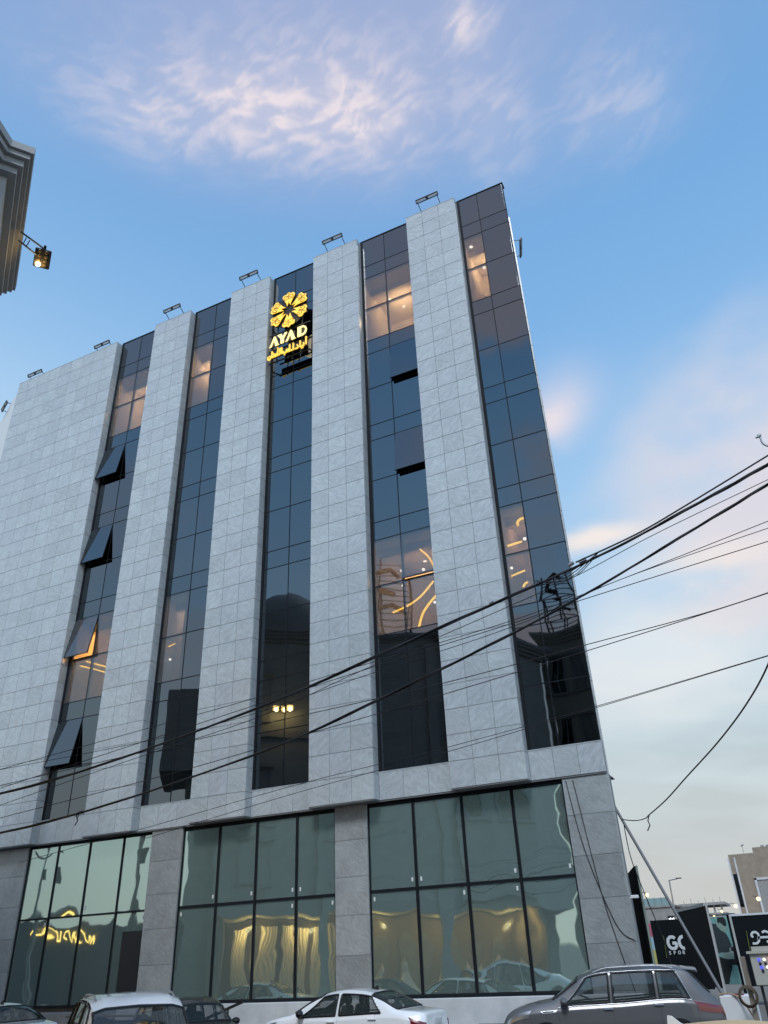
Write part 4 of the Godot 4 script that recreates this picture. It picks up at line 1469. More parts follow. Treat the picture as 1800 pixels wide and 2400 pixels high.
const XS_N := 96
func car(label: String, at: Vector3, heading: Vector2, P: Dictionary, paint: Material, opt: Dictionary) -> Node3D:
	var t := thing(opt.get("name", "parked_car"), label, "car", at, atan2(-heading.y, heading.x), "cars in the street")
	var x0: float = P.top[0].x
	var x1: float = P.top[-1].x
	var xs := []
	for i in XS_N + 1:
		var u := float(i) / XS_N
		xs.append(lerpf(x0, x1, 0.5 - 0.5 * cos(PI * u) * (0.35 + 0.65 * absf(2 * u - 1))))
	xs.sort()
	xs[0] = x0
	xs[XS_N] = x1
	var body := MB.new()
	var liner := MB.new()
	for side in [1.0, -1.0]:
		var g := []
		for x in xs:
			var row := []
			for k in 49:
				row.append(surf(P, x, k / 6.0, side))
			g.append(row)
		shell(P, body, g, xs, side, false)
		var gi := []
		for row in g:
			var r2 := []
			for p in row:
				r2.append(Vector3(p.x, p.y * 0.975, p.z * 0.955))
			gi.append(r2)
		shell(P, liner, gi, xs, side, true)
	for e in [0, XS_N]:
		for side in [1.0, -1.0]:
			var ctr := Vector3(xs[e], (pl(P.sill, xs[e]) + pl(P.top, xs[e])) * 0.5, 0)
			for k in 24:
				var a := surf(P, xs[e], k / 3.0, side)
				var b := surf(P, xs[e], (k + 1) / 3.0, side)
				if (e == 0) == (side > 0.0):
					body.tri(ctr, b, a)
				else:
					body.tri(ctr, a, b)
	put("body", body, paint, t)
	# cabin: lining, floor, seats, wheel
	var cab0: float = P.rear_window[0] + 0.25
	var cab1: float = P.windshield[1]
	liner.box2(Vector3(cab0, 0.42, -0.74), Vector3(cab1, 0.50, 0.74))
	liner.box2(Vector3(cab1 - 0.35, 0.5, -0.70), Vector3(cab1 + 0.05, 0.93, 0.70))
	put("cabin_lining", liner, M.cabin, t)
	for sx in [0.15, -0.78]:
		for sz in [-0.36, 0.36]:
			var se := MB.new()
			se.cbox(Vector3(sx + 0.12, 0.60, sz), Vector3(0.5, 0.16, 0.46), 0.05)
			se.xf = Transform3D(Basis(Vector3.BACK, 0.2), Vector3(sx - 0.18, 0.86, sz))
			se.cbox(Vector3.ZERO, Vector3(0.14, 0.58, 0.46), 0.05)
			se.cbox(Vector3(0, 0.38, 0), Vector3(0.10, 0.18, 0.24), 0.04)
			put("car_seat", se, M.cabin, t)
	var stw := MB.new()
	stw.xf = Transform3D(Basis(Vector3.BACK, 0.45) * Basis(Vector3.UP, PI / 2), Vector3(cab1 - 0.48, 0.92, -0.36))
	stw.tube(arc_xy(0.17, 0), 0.016, 6)
	put("steering_wheel", stw, M.black, t)
	# glazing
	for side in [1.0, -1.0]:
		var sw: Array = P.side_windows
		var outer := [sw[-1][0] - 0.04, sw[0][1] + 0.05, sw[-1][2] - 0.04, sw[0][3] + 0.04]
		var pb := MB.new()
		for c in sw:
			pb.tube(trim_line(P, side, c, 5.06, 5.94), 0.017, 5)
		put("window_seal", pb, M.black, t)
		for c in sw:
			var mb := MB.new()
			patch(P, mb, side, c, 5.06, 5.94, 0.004)
			put("side_window", mb, M.car_glass, t)
		if opt.get("chrome", false):
			var ch := MB.new()
			ch.tube(trim_line(P, side, outer, 5.0, 5.99), 0.008, 5)
			put("window_trim", ch, M.chrome, t)
	for k in 2:
		var mb := MB.new()
		var r: Array = [P.windshield, P.rear_window][k]
		for side in [1.0, -1.0]:
			patch(P, mb, side, r, 6.05, 8.0, 0.005, 10, 8)
		put(["windscreen", "rear_window"][k], mb, M.car_glass, t)
		var ws := MB.new()
		for side in [1.0, -1.0]:
			var lp := PackedVector3Array()
			for e in [[r[0], 8.0, r[0], 6.05], [r[0], 6.05, r[1], 6.05], [r[1], 6.05, r[1], 8.0]]:
				for q in 9:
					var u := q / 8.0
					lp.append(surf(P, lerpf(e[0], e[2], u), lerpf(e[1], e[3], u), side) + Vector3(0, 0.004, 0))
			ws.tube(lp, 0.022, 5)
		put("window_seal", ws, M.black, t)
	# lamps
	for side in [1.0, -1.0]:
		var tl := MB.new()
		patch(P, tl, side, P.tail, P.tail_t[0], P.tail_t[1], 0.008)
		put("tail_light", tl, M.red_lens, t)
		var hl := MB.new()
		patch(P, hl, side, P.head, P.head_t[0], P.head_t[1], 0.008)
		put("headlight", hl, M.chrome, t)
	# wheels
	for wx in P.axles:
		for side in [1.0, -1.0]:
			var w := pl(P.w, wx)
			var ar := MB.new()
			ar.xf = Transform3D(Basis(Vector3.RIGHT, PI / 2 * side), Vector3(wx, 0.33, side * (w + 0.002)))
			ar.lathe(PackedVector2Array([V(0.40, -0.02), V(0.40, 0.006), V(0.30, 0.004)]), 24)
			put("wheel_arch", ar, M.black, t)
			var ty := MB.new()
			ty.xf = Transform3D(Basis(Vector3.RIGHT, PI / 2 * side), Vector3(wx, 0.33, side * (w - 0.10)))
			ty.lathe(PackedVector2Array([V(0.21, -0.1), V(0.30, -0.1), V(0.33, -0.06), V(0.33, 0.06), V(0.31, 0.11), V(0.21, 0.115)]), 24)
			var wh := put("wheel", ty, M.tyre, t)
			var rm := MB.new()
			rm.xf = ty.xf
			rm.lathe(PackedVector2Array([V(0.21, 0.112), V(0.19, 0.09), V(0.06, 0.07), V(0.05, 0.10), V(0.0, 0.10)]), 24)
			for s in 5:
				var a := TAU * s / 5.0
				rm.beam(Vector3(cos(a) * 0.05, 0.1, sin(a) * 0.05), Vector3(cos(a) * 0.2, 0.1, sin(a) * 0.2), 0.05, 0.02)
			put("rim", rm, M.steel, wh)
	# mirrors
	for side in [1.0, -1.0]:
		var m := MB.new()
		var mp := surf(P, P.mirror, 5.1, side)
		m.xf = Transform3D(Basis(), mp + Vector3(0.02, 0.07, side * 0.13))
		var pr := PackedVector2Array()
		for i in 9:
			var a := -PI / 2 + PI * i / 8.0
			pr.append(V(cos(a) * 0.115, sin(a) * 0.085))
		m.lathe(pr, 14, Vector2(0.7, 1.0))
		m.xf = Transform3D()
		m.bar(mp, mp + Vector3(0.02, 0.03, side * 0.08), 0.03)
		put("wing_mirror", m, opt.get("mirror", M.black), t)
		for hx in P.handles:
			var h := MB.new()
			var hp := surf(P, hx, 4.15, side)
			h.cbox(hp + Vector3(0, -0.03, side * 0.022), Vector3(0.20, 0.028, 0.03), 0.008)
			put("door_handle", h, opt.get("handle", M.chrome), t)
		for sx in P.seams:
			var sm := MB.new()
			var ps := PackedVector3Array()
			for i in 9:
				var q := surf(P, sx, lerpf(2.3, 5.0, i / 8.0), side)
				ps.append(q + Vector3(0, 0, -0.002 * side))
			sm.tube(ps, 0.004, 4)
			put("door_seam", sm, M.black, t)
	if opt.get("chrome", false):
		for side in [1.0, -1.0]:
			var fv := MB.new()
			patch(P, fv, side, [1.14, 1.42, 1.10, 1.46], 3.95, 4.35, 0.012, 4, 2)
			put("fender_vent", fv, M.chrome, t)
			var dk := MB.new()
			patch(P, dk, side, [1.20, 1.40, 1.17, 1.43], 4.02, 4.28, 0.016, 4, 2)
			put("vent_grille", dk, M.black, t)
	if opt.get("rails", false):
		for side in [1.0, -1.0]:
			var rp := PackedVector3Array()
			for i in 17:
				var u := i / 16.0
				var x := lerpf(P.rail[0], P.rail[1], u)
				rp.append(surf(P, x, 6.45, side) + Vector3(0, 0.045 * minf(1.0, 6.0 * minf(u, 1.0 - u)), 0))
			var r := MB.new()
			r.tube(rp, 0.017, 6)
			put("roof_rail", r, opt.rail_mat, t)
	if opt.get("spoiler", false):
		var sp := MB.new()
		var sx: float = P.spoiler
		for side in [1.0, -1.0]:
			var g := []
			for i in 7:
				var row := []
				for j in 5:
					var x := sx + 0.16 - 0.05 * i
					var e := surf(P, sx + 0.16, lerpf(6.3, 8.0, j / 4.0), side)
					row.append(Vector3(x, e.y - 0.006 * i + 0.006, e.z))
				g.append(row)
			sp.grid(g, side < 0.0)
			var g2_ := []
			for row in g:
				var r2 := []
				for p in row:
					r2.append(p - Vector3(0, 0.03, 0))
				g2_.append(r2)
			sp.grid(g2_, side > 0.0)
		put("spoiler", sp, paint, t)
	if opt.has("fin"):
		var f := MB.new()
		var fx: float = opt.fin
		var fy := pl(P.top, fx)
		f.xf = Transform3D(Basis(), Vector3(fx, fy - 0.01, 0))
		f.extrude(PackedVector2Array([V(-0.10, 0.0), V(0.09, 0.0), V(0.02, 0.03), V(-0.05, 0.085), V(-0.085, 0.09)]), -0.014, 0.014)
		put("antenna_fin", f, opt.get("fin_mat", M.black), t)
	# plate and bumper strip
	var pm := MB.new()
	pm.cbox(Vector3(x0 - 0.006, P.plate, 0), Vector3(0.012, 0.11, 0.44), 0.004)
	put("number_plate", pm, M.white, t)
	return t

func cars() -> void:
	var cgl := mat(0.05, 0.07, 0.068, 0.03, 0.12, 0.9)
	cgl.transparency = BaseMaterial3D.TRANSPARENCY_ALPHA
	cgl.albedo_color.a = 0.30
	M.car_glass = cgl
	M.cabin = mat(0.05, 0.05, 0.052, 0.85)
	M.chrome = mat(0.60, 0.61, 0.63, 0.28, 1.0)
	M.red_lens = mat(0.15, 0.005, 0.008, 0.12, 0.0, 0.7)
	M.tyre = mat(0.012, 0.012, 0.012, 0.85)
	var white := mat(0.84, 0.85, 0.85, 0.30)
	white.clearcoat_enabled = true
	white.clearcoat_roughness = 0.05
	var grey := mat(0.115, 0.118, 0.123, 0.5, 0.4)
	grey.clearcoat_enabled = true
	grey.clearcoat = 0.5
	grey.clearcoat_roughness = 0.04
	var blk := mat(0.008, 0.009, 0.011, 0.3)
	blk.clearcoat_enabled = true
	blk.clearcoat_roughness = 0.05
	var tan_ := mat(0.60, 0.42, 0.22, 0.6)
	var suv := {
		"top": [V(-2.33, 0.80), V(-2.28, 0.98), V(-2.18, 1.10), V(-2.0, 1.30), V(-1.82, 1.54), V(-1.68, 1.645), V(-1.2, 1.69), V(-0.4, 1.70), V(0.2, 1.665), V(0.55, 1.55), V(1.0, 1.25), V(1.22, 1.12), V(1.6, 1.06), V(2.0, 0.97), V(2.22, 0.86), V(2.32, 0.70)],
		"belt": [V(-2.33, 0.92), V(-1.5, 1.06), V(-0.3, 1.02), V(1.2, 0.97), V(2.0, 0.88), V(2.32, 0.66)],
		"w": [V(-2.33, 0.72), V(-2.22, 0.84), V(-1.8, 0.915), V(0.0, 0.925), V(1.5, 0.915), V(2.0, 0.85), V(2.22, 0.74), V(2.32, 0.58)],
		"sill": [V(-2.33, 0.45), V(-2.1, 0.32), V(-1.0, 0.25), V(1.2, 0.25), V(2.1, 0.28), V(2.32, 0.42)],
		"tumble": 0.80, "side_windows": [[-0.02, 1.02, -0.06, 0.42], [-0.98, -0.10, -1.0, -0.13], [-1.66, -1.06, -1.45, -1.07]],
		"windshield": [0.62, 1.17, 0.62, 1.17], "rear_window": [-2.10, -1.80, -2.10, -1.80],
		"tail": [-2.32, -1.82, -2.30, -1.72], "tail_t": [3.6, 4.75], "head": [1.72, 2.26, 1.66, 2.2], "head_t": [3.75, 4.9],
		"axles": [-1.36, 1.38], "mirror": 0.92, "handles": [-1.02, 0.02], "seams": [-0.06, 1.08, -1.04], "rail": [-1.45, 0.25], "spoiler": -1.80, "plate": 0.78,
	}
	var sedan := {
		"top": [V(-2.17, 0.66), V(-2.14, 0.92), V(-2.05, 1.00), V(-1.75, 1.035), V(-1.52, 1.06), V(-1.15, 1.26), V(-0.8, 1.395), V(-0.4, 1.45), V(0.0, 1.46), V(0.35, 1.41), V(0.7, 1.27), V(1.15, 1.02), V(1.5, 0.95), V(1.9, 0.86), V(2.1, 0.74), V(2.17, 0.58)],
		"belt": [V(-2.17, 0.80), V(-1.5, 0.97), V(0.0, 0.94), V(1.1, 0.91), V(1.9, 0.80), V(2.17, 0.55)],
		"w": [V(-2.17, 0.68), V(-2.05, 0.79), V(-1.6, 0.85), V(0.0, 0.86), V(1.4, 0.85), V(1.9, 0.78), V(2.1, 0.68), V(2.17, 0.54)],
		"sill": [V(-2.17, 0.42), V(-2.0, 0.30), V(-1.0, 0.22), V(1.2, 0.22), V(2.0, 0.25), V(2.17, 0.38)],
		"tumble": 0.78, "side_windows": [[0.02, 0.98, -0.02, 0.36], [-1.12, -0.07, -0.86, -0.10]],
		"windshield": [0.42, 1.10, 0.42, 1.10], "rear_window": [-1.50, -0.86, -1.50, -0.86],
		"tail": [-2.16, -1.86, -2.15, -1.78], "tail_t": [3.55, 4.9], "head": [1.62, 2.1, 1.55, 2.05], "head_t": [3.6, 4.8],
		"axles": [-1.25, 1.28], "mirror": 0.86, "handles": [-0.92, 0.12], "seams": [-0.04, 1.02, -0.98], "rail": [-1, 0], "spoiler": -2.1, "plate": 0.80,
	}
	car("grey SUV with silver roof rails parked before the right shop window", Vector3(-0.45, 0, 2.2), V(-0.975, 0.22), suv, grey, {"chrome": true, "rails": true, "rail_mat": M.steel, "spoiler": true, "name": "suv", "mirror": grey})
	car("white sedan with a red tail lamp parked before the middle column", Vector3(-6.2, 0, 3.6), V(-0.999, 0.03), sedan, white, {"name": "sedan", "handle": white, "fin": -0.62})
	car("white SUV facing the viewer, its windscreen at the bottom edge", Vector3(-6.8, 0, 10.45), V(0.78, 0.63), suv, white, {"rails": true, "rail_mat": M.steel, "name": "suv", "mirror": white})
	var bc := car("black hatchback half hidden behind the white SUV", Vector3(-9.7, 0, 5.3), V(0.86, 0.51), suv, blk, {"name": "hatchback"})
	bc.scale = Vector3(0.86, 0.86, 0.9)
	car("white sedan seen from behind at the left edge, cut by the frame", Vector3(-15.6, 0, 6.0), V(-0.99, -0.12), sedan, white, {"name": "sedan", "handle": white, "fin": -0.6})
	car("tan sedan roof with a pale fin at the bottom right edge", Vector3(3.32, -0.05, 14.05), V(0.999, 0.03), sedan, tan_, {"name": "sedan", "handle": tan_, "fin": -0.55, "fin_mat": white})

# ------------------------------------------------------------------ right hand side
func flat_letters(t: Node, poly_list: Array, w: float, z: float, m: Material, called: String) -> void:
	for q in poly_list:
		var mb := MB.new()
		mb.stroke(PackedVector2Array(q), w, z, z + 0.012)
		put(called, mb, m, t)

func text(t: Node, s: String, at: Vector3, height: float, m: Material, called: String) -> void:
	var tm := TextMesh.new()
	var f := SystemFont.new()
	f.font_names = PackedStringArray(["Droid Sans"])
	f.font_weight = 700
	tm.font = f
	tm.text = s
	tm.font_size = 64
	tm.pixel_size = height / 46.0
	tm.depth = 0.012
	tm.horizontal_alignment = HORIZONTAL_ALIGNMENT_LEFT
	tm.vertical_alignment = VERTICAL_ALIGNMENT_BOTTOM
	var o := put(called, tm, m, t)
	o.position = at

func poster_print() -> ImageTexture:
	var w := 160
	var h := 440
	var im := Image.create(w, h, false, Image.FORMAT_RGB8)
	var n := fbm(77, 0.03, 3)
	var polys := [
		[Color(0.030, 0.045, 0.050), [V(0, 44), V(30, 46), V(62, 90), V(92, 120), V(104, 160), V(112, 205), V(96, 230), V(60, 240), V(0, 240)]],
		[Color(0.24, 0.34, 0.30), [V(28, 40), V(50, 26), V(74, 44), V(102, 60), V(100, 92), V(84, 106), V(56, 92), V(34, 66)]],
		[Color(0.016, 0.022, 0.024), [V(48, 4), V(92, 2), V(108, 22), V(106, 62), V(90, 66), V(78, 56), V(66, 44), V(56, 34), V(48, 50), V(42, 30)]],
		[Color(0.24, 0.34, 0.31), [V(14, 236), V(60, 238), V(104, 228), V(112, 260), V(80, 286), V(24, 276)]],
		[Color(0.30, 0.40, 0.37), [V(86, 214), V(112, 196), V(140, 214), V(142, 262), V(120, 276), V(98, 262)]],
		[Color(0.012, 0.018, 0.02), [V(100, 206), V(124, 198), V(142, 220), V(128, 232), V(124, 262), V(142, 300), V(120, 324), V(84, 316), V(70, 280), V(106, 282), V(112, 232), V(96, 226)]],
		[Color(0.014, 0.022, 0.024), [V(0, 262), V(40, 276), V(74, 284), V(84, 318), V(66, 360), V(44, 402), V(30, 440), V(0, 440)]],
	]
	for y in h:
		for x in w:
			var c := Color(0.26, 0.46, 0.44).lerp(Color(0.07, 0.27, 0.26), clampf(0.5 + 0.7 * n.get_noise_2d(x * 1.6 - y * 0.35, y * 0.4), 0.0, 1.0))
			for q in polys:
				if Geometry2D.is_point_in_polygon(V(x, y), PackedVector2Array(q[1])):
					c = q[0]
			im.set_pixel(x, y, c.linear_to_srgb())
	return ImageTexture.create_from_image(im)

func right_side() -> void:
	var dark := mat(0.010, 0.013, 0.016, 0.7, 0.0, 0.15)
	var trim := mat(0.42, 0.43, 0.42, 0.6)
	var pale := mat(0.62, 0.66, 0.68, 0.6)
	var green := mat(0.20, 0.27, 0.04, 0.6)
	# tall dark panel beside the corner
	var t := thing("dark_sign_panel", "tall dark panel with a pale green edge beside the building corner", "panel", Vector3(-0.17, 0, -2.9))
	var mb := MB.new()
	mb.beam(Vector3(0, 2.06, 0), Vector3(-1.30, 2.06, -4.9), 0.10, 4.12)
	put("board", mb, dark, t)
	mb = MB.new()
	mb.box(Vector3(0.03, 2.06, 0.04), Vector3(0.05, 4.14, 0.05))
	put("edge_strip", mb, mat(0.26, 0.33, 0.28, 0.6), t)
	# narrow bright poster
	t = thing("bright_poster", "narrow colourful poster in the gap beside the dark panel", "poster", Vector3(-3.75, 0, -26.6))
	for k in 4:
		mb = MB.new()
		mb.box2(Vector3(-0.25, [2.55, 1.95, 1.3, 0.5][k], 0), Vector3(0.38, [3.2, 2.55, 1.95, 1.3][k], 0.05))
		put("printed_field", mb, [mat(0.45, 0.12, 0.18, 0.6), mat(0.32, 0.50, 0.60, 0.6), mat(0.50, 0.46, 0.14, 0.6), mat(0.20, 0.22, 0.20, 0.6)][k], t)
	# hoarding with the sports shop name
	t = thing("sports_hoarding", "black hoarding with white latin lettering and a green bar", "hoarding", Vector3(-2.95, 0, -20.8))
	mb = MB.new()
	mb.box2(Vector3(0, 0.3, -0.08), Vector3(2.3, 3.17, 0.0))
	put("board", mb, dark, t)
	flat_letters(t, [[V(0.99, 2.38), V(0.90, 2.45), V(0.76, 2.44), V(0.66, 2.34), V(0.64, 2.20), V(0.68, 2.05), V(0.78, 1.97), V(0.92, 1.97), V(1.01, 2.06), V(1.01, 2.19), V(0.84, 2.19)], [V(1.378, 2.45), V(1.26, 2.42), V(1.17, 2.32), V(1.155, 2.20), V(1.18, 2.07), V(1.26, 1.98), V(1.378, 1.95)], [V(1.38, 1.95), V(1.50, 1.99), V(1.58, 2.08), V(1.60, 2.20), V(1.57, 2.33), V(1.49, 2.42), V(1.38, 2.45)]], 0.13, 0.004, pale, "letter")
	for k in 5:
		text(t, "SPORT"[k], Vector3(0.60 + 0.2 * k, 1.68, 0.008), 0.14, pale, "letter")
	mb = MB.new()
	mb.beam(Vector3(0.50, 2.52, 0.012), Vector3(0.46, 1.60, 0.012), 0.012, 0.055)
	put("green_bar", mb, green, t)
	# the return panel, closer on its right
	t = thing("black_return_panel", "plain black hoarding panel angled out behind the leaning pipe", "hoarding", Vector3(0.40, 0, -14.05))
	mb = MB.new()
	mb.beam(Vector3(0, 2.0, 0), Vector3(-1.70, 2.0, -4.85), 0.09, 2.82)
	put("board", mb, dark, t)
	mb = MB.new()
	mb.beam(Vector3(0.0, 3.45, 0.0), Vector3(-1.72, 3.45, -4.9), 0.16, 0.12)
	put("top_rail", mb, trim, t)
	mb = MB.new()
	mb.box(Vector3(0.03, 1.95, 0.07), Vector3(0.07, 3.1, 0.05))
	put("corner_post", mb, trim, t)
	# poster of a person
	t = thing("fitness_poster", "teal poster of a person in a black shirt holding a weight", "poster", Vector3(0.62, 0, -17.1))
	mb = MB.new()
	mb.box2(Vector3(-0.46, 0.58, -0.06), Vector3(0.46, 3.10, 0.0))
	put("backing", mb, trim, t)
	var qm := QuadMesh.new()
	qm.size = Vector2(0.86, 2.46)
	var pm := mat(1, 1, 1, 0.5)
	pm.albedo_texture = poster_print()
	var pq := put("print", qm, pm, t)
	pq.position = Vector3(0, 1.84, 0.006)
	# black hoarding with Arabic lettering
	t = thing("arabic_hoarding", "black hoarding with white arabic lettering above the control box", "hoarding", Vector3(1.22, 0, -14.15))
	mb = MB.new()
	mb.box2(Vector3(0, 0.62, -0.08), Vector3(4.5, 2.98, 0.0))
	put("board", mb, dark, t)
	mb = MB.new()
	mb.box2(Vector3(-0.02, 2.98, -0.1), Vector3(4.5, 3.05, 0.03))
	put("top_rail", mb, pale, t)
	mb = MB.new()
	mb.box2(Vector3(-0.05, 0.6, -0.1), Vector3(0.03, 3.05, 0.025))
	put("corner_post", mb, trim, t)
	flat_letters(t, [[V(0.80, 2.15), V(0.86, 2.23), V(0.86, 2.33), V(0.79, 2.40), V(0.68, 2.40), V(0.61, 2.33), V(0.61, 2.27), V(0.66, 2.235)], [V(0.85, 2.26), V(0.83, 2.10), V(0.74, 2.02), V(0.58, 2.02)], [V(0.84, 2.215), V(1.05, 2.215), V(1.45, 2.215)], [V(1.0, 2.38), V(1.12, 2.42), V(1.25, 2.36), V(1.38, 2.22)]], 0.075, 0.004, pale, "arabic_letter")
	mb = MB.new()
	mb.cbox(Vector3(1.14, 2.06, 0.01), Vector3(0.09, 0.08, 0.012), 0.004)
	put("arabic_letter", mb, pale, t)
	mb = MB.new()
	mb.beam(Vector3(0.46, 2.46, 0.012), Vector3(0.42, 1.75, 0.012), 0.012, 0.05)
	put("green_bar", mb, green, t)
	# mushroom lamp post between the panels
	t = thing("capped_post", "dark post with a flat round cap between the teal poster and black hoarding", "post", Vector3(1.02, 0, -15.6))
	mb = MB.new()
	mb.tube(PackedVector3Array([Vector3.ZERO, Vector3(0, 3.1, 0)]), 0.06, 8)
	put("shaft", mb, M.black, t)
	mb = MB.new()
	mb.xf = Transform3D(Basis(), Vector3(0, 3.08, 0))
	mb.lathe(PackedVector2Array([V(0.0, 0.07), V(0.25, 0.05), V(0.38, 0.0), V(0.0, -0.01)]), 16)
	put("cap", mb, M.dark_steel, t)
	# leaning pipe with its rope
	t = thing("leaning_pipe", "thin grey pipe leaning from the building corner to the ground", "pipe", Vector3(1.70, 0.95, -0.64))
	mb = MB.new()
	mb.tube(PackedVector3Array([Vector3(0, 0.02, 0), Vector3(-2.12, 4.97, -1.50), Vector3(-2.32, 5.43, -1.64)]), 0.04, 8)
	put("shaft", mb, mat(0.17, 0.175, 0.18, 0.6, 0.2), t)
	mb = MB.new()
	mb.tube(smooth_line(PackedVector3Array([Vector3(-1.82, 4.25, -1.27), Vector3(-1.85, 3.35, -1.6), Vector3(-1.70, 2.35, -2.0), Vector3(-1.5, 1.25, -2.4), Vector3(-1.4, 0.25, -2.5)]), 5), 0.014, 5)
	put("rope", mb, M.cable, t)
	# camera on the column edge
	t = thing("security_camera", "small white security camera on the edge of the corner column", "camera", Vector3(0.02, 3.18, -0.16))
	mb = MB.new()
	mb.cbox(Vector3(0.10, 0, 0), Vector3(0.20, 0.075, 0.08), 0.012)
	put("body", mb, M.white, t)
	mb = MB.new()
	mb.bar(Vector3(-0.05, -0.03, 0), Vector3(0.04, -0.02, 0), 0.025)
	put("bracket", mb, M.white, t)
	# control box
	t = thing("control_cabinet", "beige control cabinet with blue and red pilot lights on legs", "cabinet", Vector3(3.05, 0, 0.6))
	var beige := mat(0.40, 0.40, 0.34, 0.6)
	mb = MB.new()
	mb.cbox(Vector3(0, 1.50, 0), Vector3(0.90, 0.62, 0.42), 0.012)
	put("case", mb, beige, t)
	mb = MB.new()
	mb.prism(PackedVector2Array([V(-0.5, -0.26), V(0.5, -0.26), V(0.5, 0.27), V(-0.5, 0.27)]), 1.81, 1.86)
	mb.prism(PackedVector2Array([V(-0.38, -0.2), V(0.42, -0.2), V(0.42, 0.2), V(-0.38, 0.2)]), 1.86, 1.95)
	put("rain_hood", mb, beige, t)
	for s in [-0.36, 0.36]:
		mb = MB.new()
		mb.box2(Vector3(s - 0.03, 0, -0.03), Vector3(s + 0.03, 1.19, 0.03))
		put("leg", mb, M.dark_steel, t)
	for q in [[-0.27, 1.69, 0], [-0.16, 1.69, 2], [-0.05, 1.69, 1], [-0.25, 1.54, 0], [-0.13, 1.54, 2], [0.08, 1.69, 1], [-0.26, 1.61, 3], [-0.15, 1.61, 3], [-0.24, 1.47, 3]]:
		mb = MB.new()
		mb.xf = Transform3D(Basis(Vector3.RIGHT, PI / 2), Vector3(q[0], q[1], 0.212))
		mb.lathe(PackedVector2Array([V(0.0, 0.03), V(0.024, 0.028), V(0.03, 0.0)]), 12)
		put("pilot_lamp" if q[2] < 3 else "push_button", mb, [glow(0.05, 0.06, 1.0, 2.2), glow(1.0, 0.08, 0.12, 1.6), glow(1.0, 0.85, 0.7, 1.6), M.black][q[2]], t)
	t = thing("timber_post", "rough timber post beside the control cabinet", "post", Vector3(2.42, 0, 0.5))
	mb = MB.new()
	mb.cbox(Vector3(0, 0.88, 0), Vector3(0.11, 1.76, 0.10), 0.01)
	put("shaft", mb, mat(0.22, 0.19, 0.15, 0.9), t)
	t = thing("cable_coil", "round coil of brown cable hanging on the timber post", "cable coil", Vector3(2.36, 0.98, 0.62))
	mb = MB.new()
	for k in 3:
		mb.tube(arc_xy(0.20 - 0.02 * k, k), 0.016, 6)
	put("loops", mb, mat(0.10, 0.075, 0.05, 0.8), t)
	# white block behind the SUV
	t = thing("white_block", "white rendered block behind the tail of the grey SUV", "block", Vector3(2.0, 0, -0.95))
	mb = MB.new()
	mb.cbox(Vector3(0, 0.48, 0), Vector3(0.78, 0.94, 0.8), 0.015)
	put("body", mb, M.white, t)
	t = thing("red_lid", "flat red lid lying on the white block", "lid", Vector3(2.05, 0.955, -0.75))
	mb = MB.new()
	mb.lathe(PackedVector2Array([V(0.0, 0.03), V(0.10, 0.03), V(0.13, 0.0), V(0.0, 0.0)]), 16)
	put("disc", mb, mat(0.16, 0.02, 0.03, 0.5), t)
	t = thing("orange_hose", "tan hose trailing over the white block to the ground", "hose", Vector3(1.9, 0.975, -0.6))
	mb = MB.new()
	mb.tube(smooth_line(PackedVector3Array([Vector3(-0.3, 0.0, 0), Vector3(0, 0.01, 0.05), Vector3(0.25, -0.15, 0.2), Vector3(0.5, -0.55, 0.6), Vector3(0.9, -0.93, 1.2), Vector3(1.6, -0.95, 1.7)]), 6), 0.022, 6)
	put("tube", mb, mat(0.38, 0.24, 0.15, 0.6), t)
	# rubble slabs
	for k in 5:
		t = thing("stone_slab", ["broken pale slab nearest the white block", "pale slab lying under the control cabinet", "grey slab tilted against its neighbour by the cabinet", "small broken slab at the right edge", "pale slab behind the timber post"][k], "slab", [Vector3(2.2, 0.06, -2.4), Vector3(2.9, 0.05, -0.4), Vector3(3.3, 0.12, -1.2), Vector3(3.8, 0.05, 0.3), Vector3(2.6, 0.05, -1.4)][k], 0.5 * k)
		mb = MB.new()
		mb.xf = Transform3D(Basis(Vector3.RIGHT, 0.1 * k), Vector3.ZERO)
		mb.cbox(Vector3.ZERO, Vector3(0.7 + 0.1 * k, 0.08, 0.5), 0.01)
		put("slab", mb, M.plaster, t)
	# street lamp
	t = thing("street_lamp", "slim grey street lamp with one arm beyond the hoardings", "street lamp", Vector3(-3.95, 0, -36.7))
	mb = MB.new()
	mb.tube(PackedVector3Array([Vector3.ZERO, Vector3(0.15, 5.9, 0)]), [0.07, 0.045], 8)
	mb.tube(PackedVector3Array([Vector3(0.15, 5.88, 0), Vector3(0.7, 5.95, 0)]), 0.035, 6)
	put("shaft", mb, M.steel, t)
	mb = MB.new()
	mb.cbox(Vector3(0.78, 5.97, 0), Vector3(0.36, 0.06, 0.16), 0.015)
	put("lamp_head", mb, M.dark_steel, t)
	# far buildings
	var tanw := mat(0.33, 0.275, 0.215, 0.9)
	tri_tex(tanw, ramp_tex(9, 0.012, 512, lin(0.75, 0.75, 0.75), lin(1, 1, 1)), 0.22)
	t = thing("beige_building", "tall beige building with pale trim and an arched recess at the right edge", "building", Vector3(-0.85, 0, -52.3))
	mb = MB.new()
	mb.box2(Vector3(0, 0, -14), Vector3(12, 8.45, 0))
	mb.box2(Vector3(1.95, 8.45, -14), Vector3(12, 8.85, -0.1))
	put("wall", mb, tanw, t)
	for x in [-0.06, 0.42]:
		mb = MB.new()
		mb.box2(Vector3(x - 0.05, 0, -0.3), Vector3(x + 0.08, 8.2, 0.08))
		put("pale_trim", mb, M.plaster, t)
	for y in [1.2, 4.6]:
		mb = MB.new()
		mb.box2(Vector3(0.05, y, -0.1), Vector3(0.34, y + 2.4, 0.012))
		put("window", mb, M.glass[1], t)
	mb = MB.new()
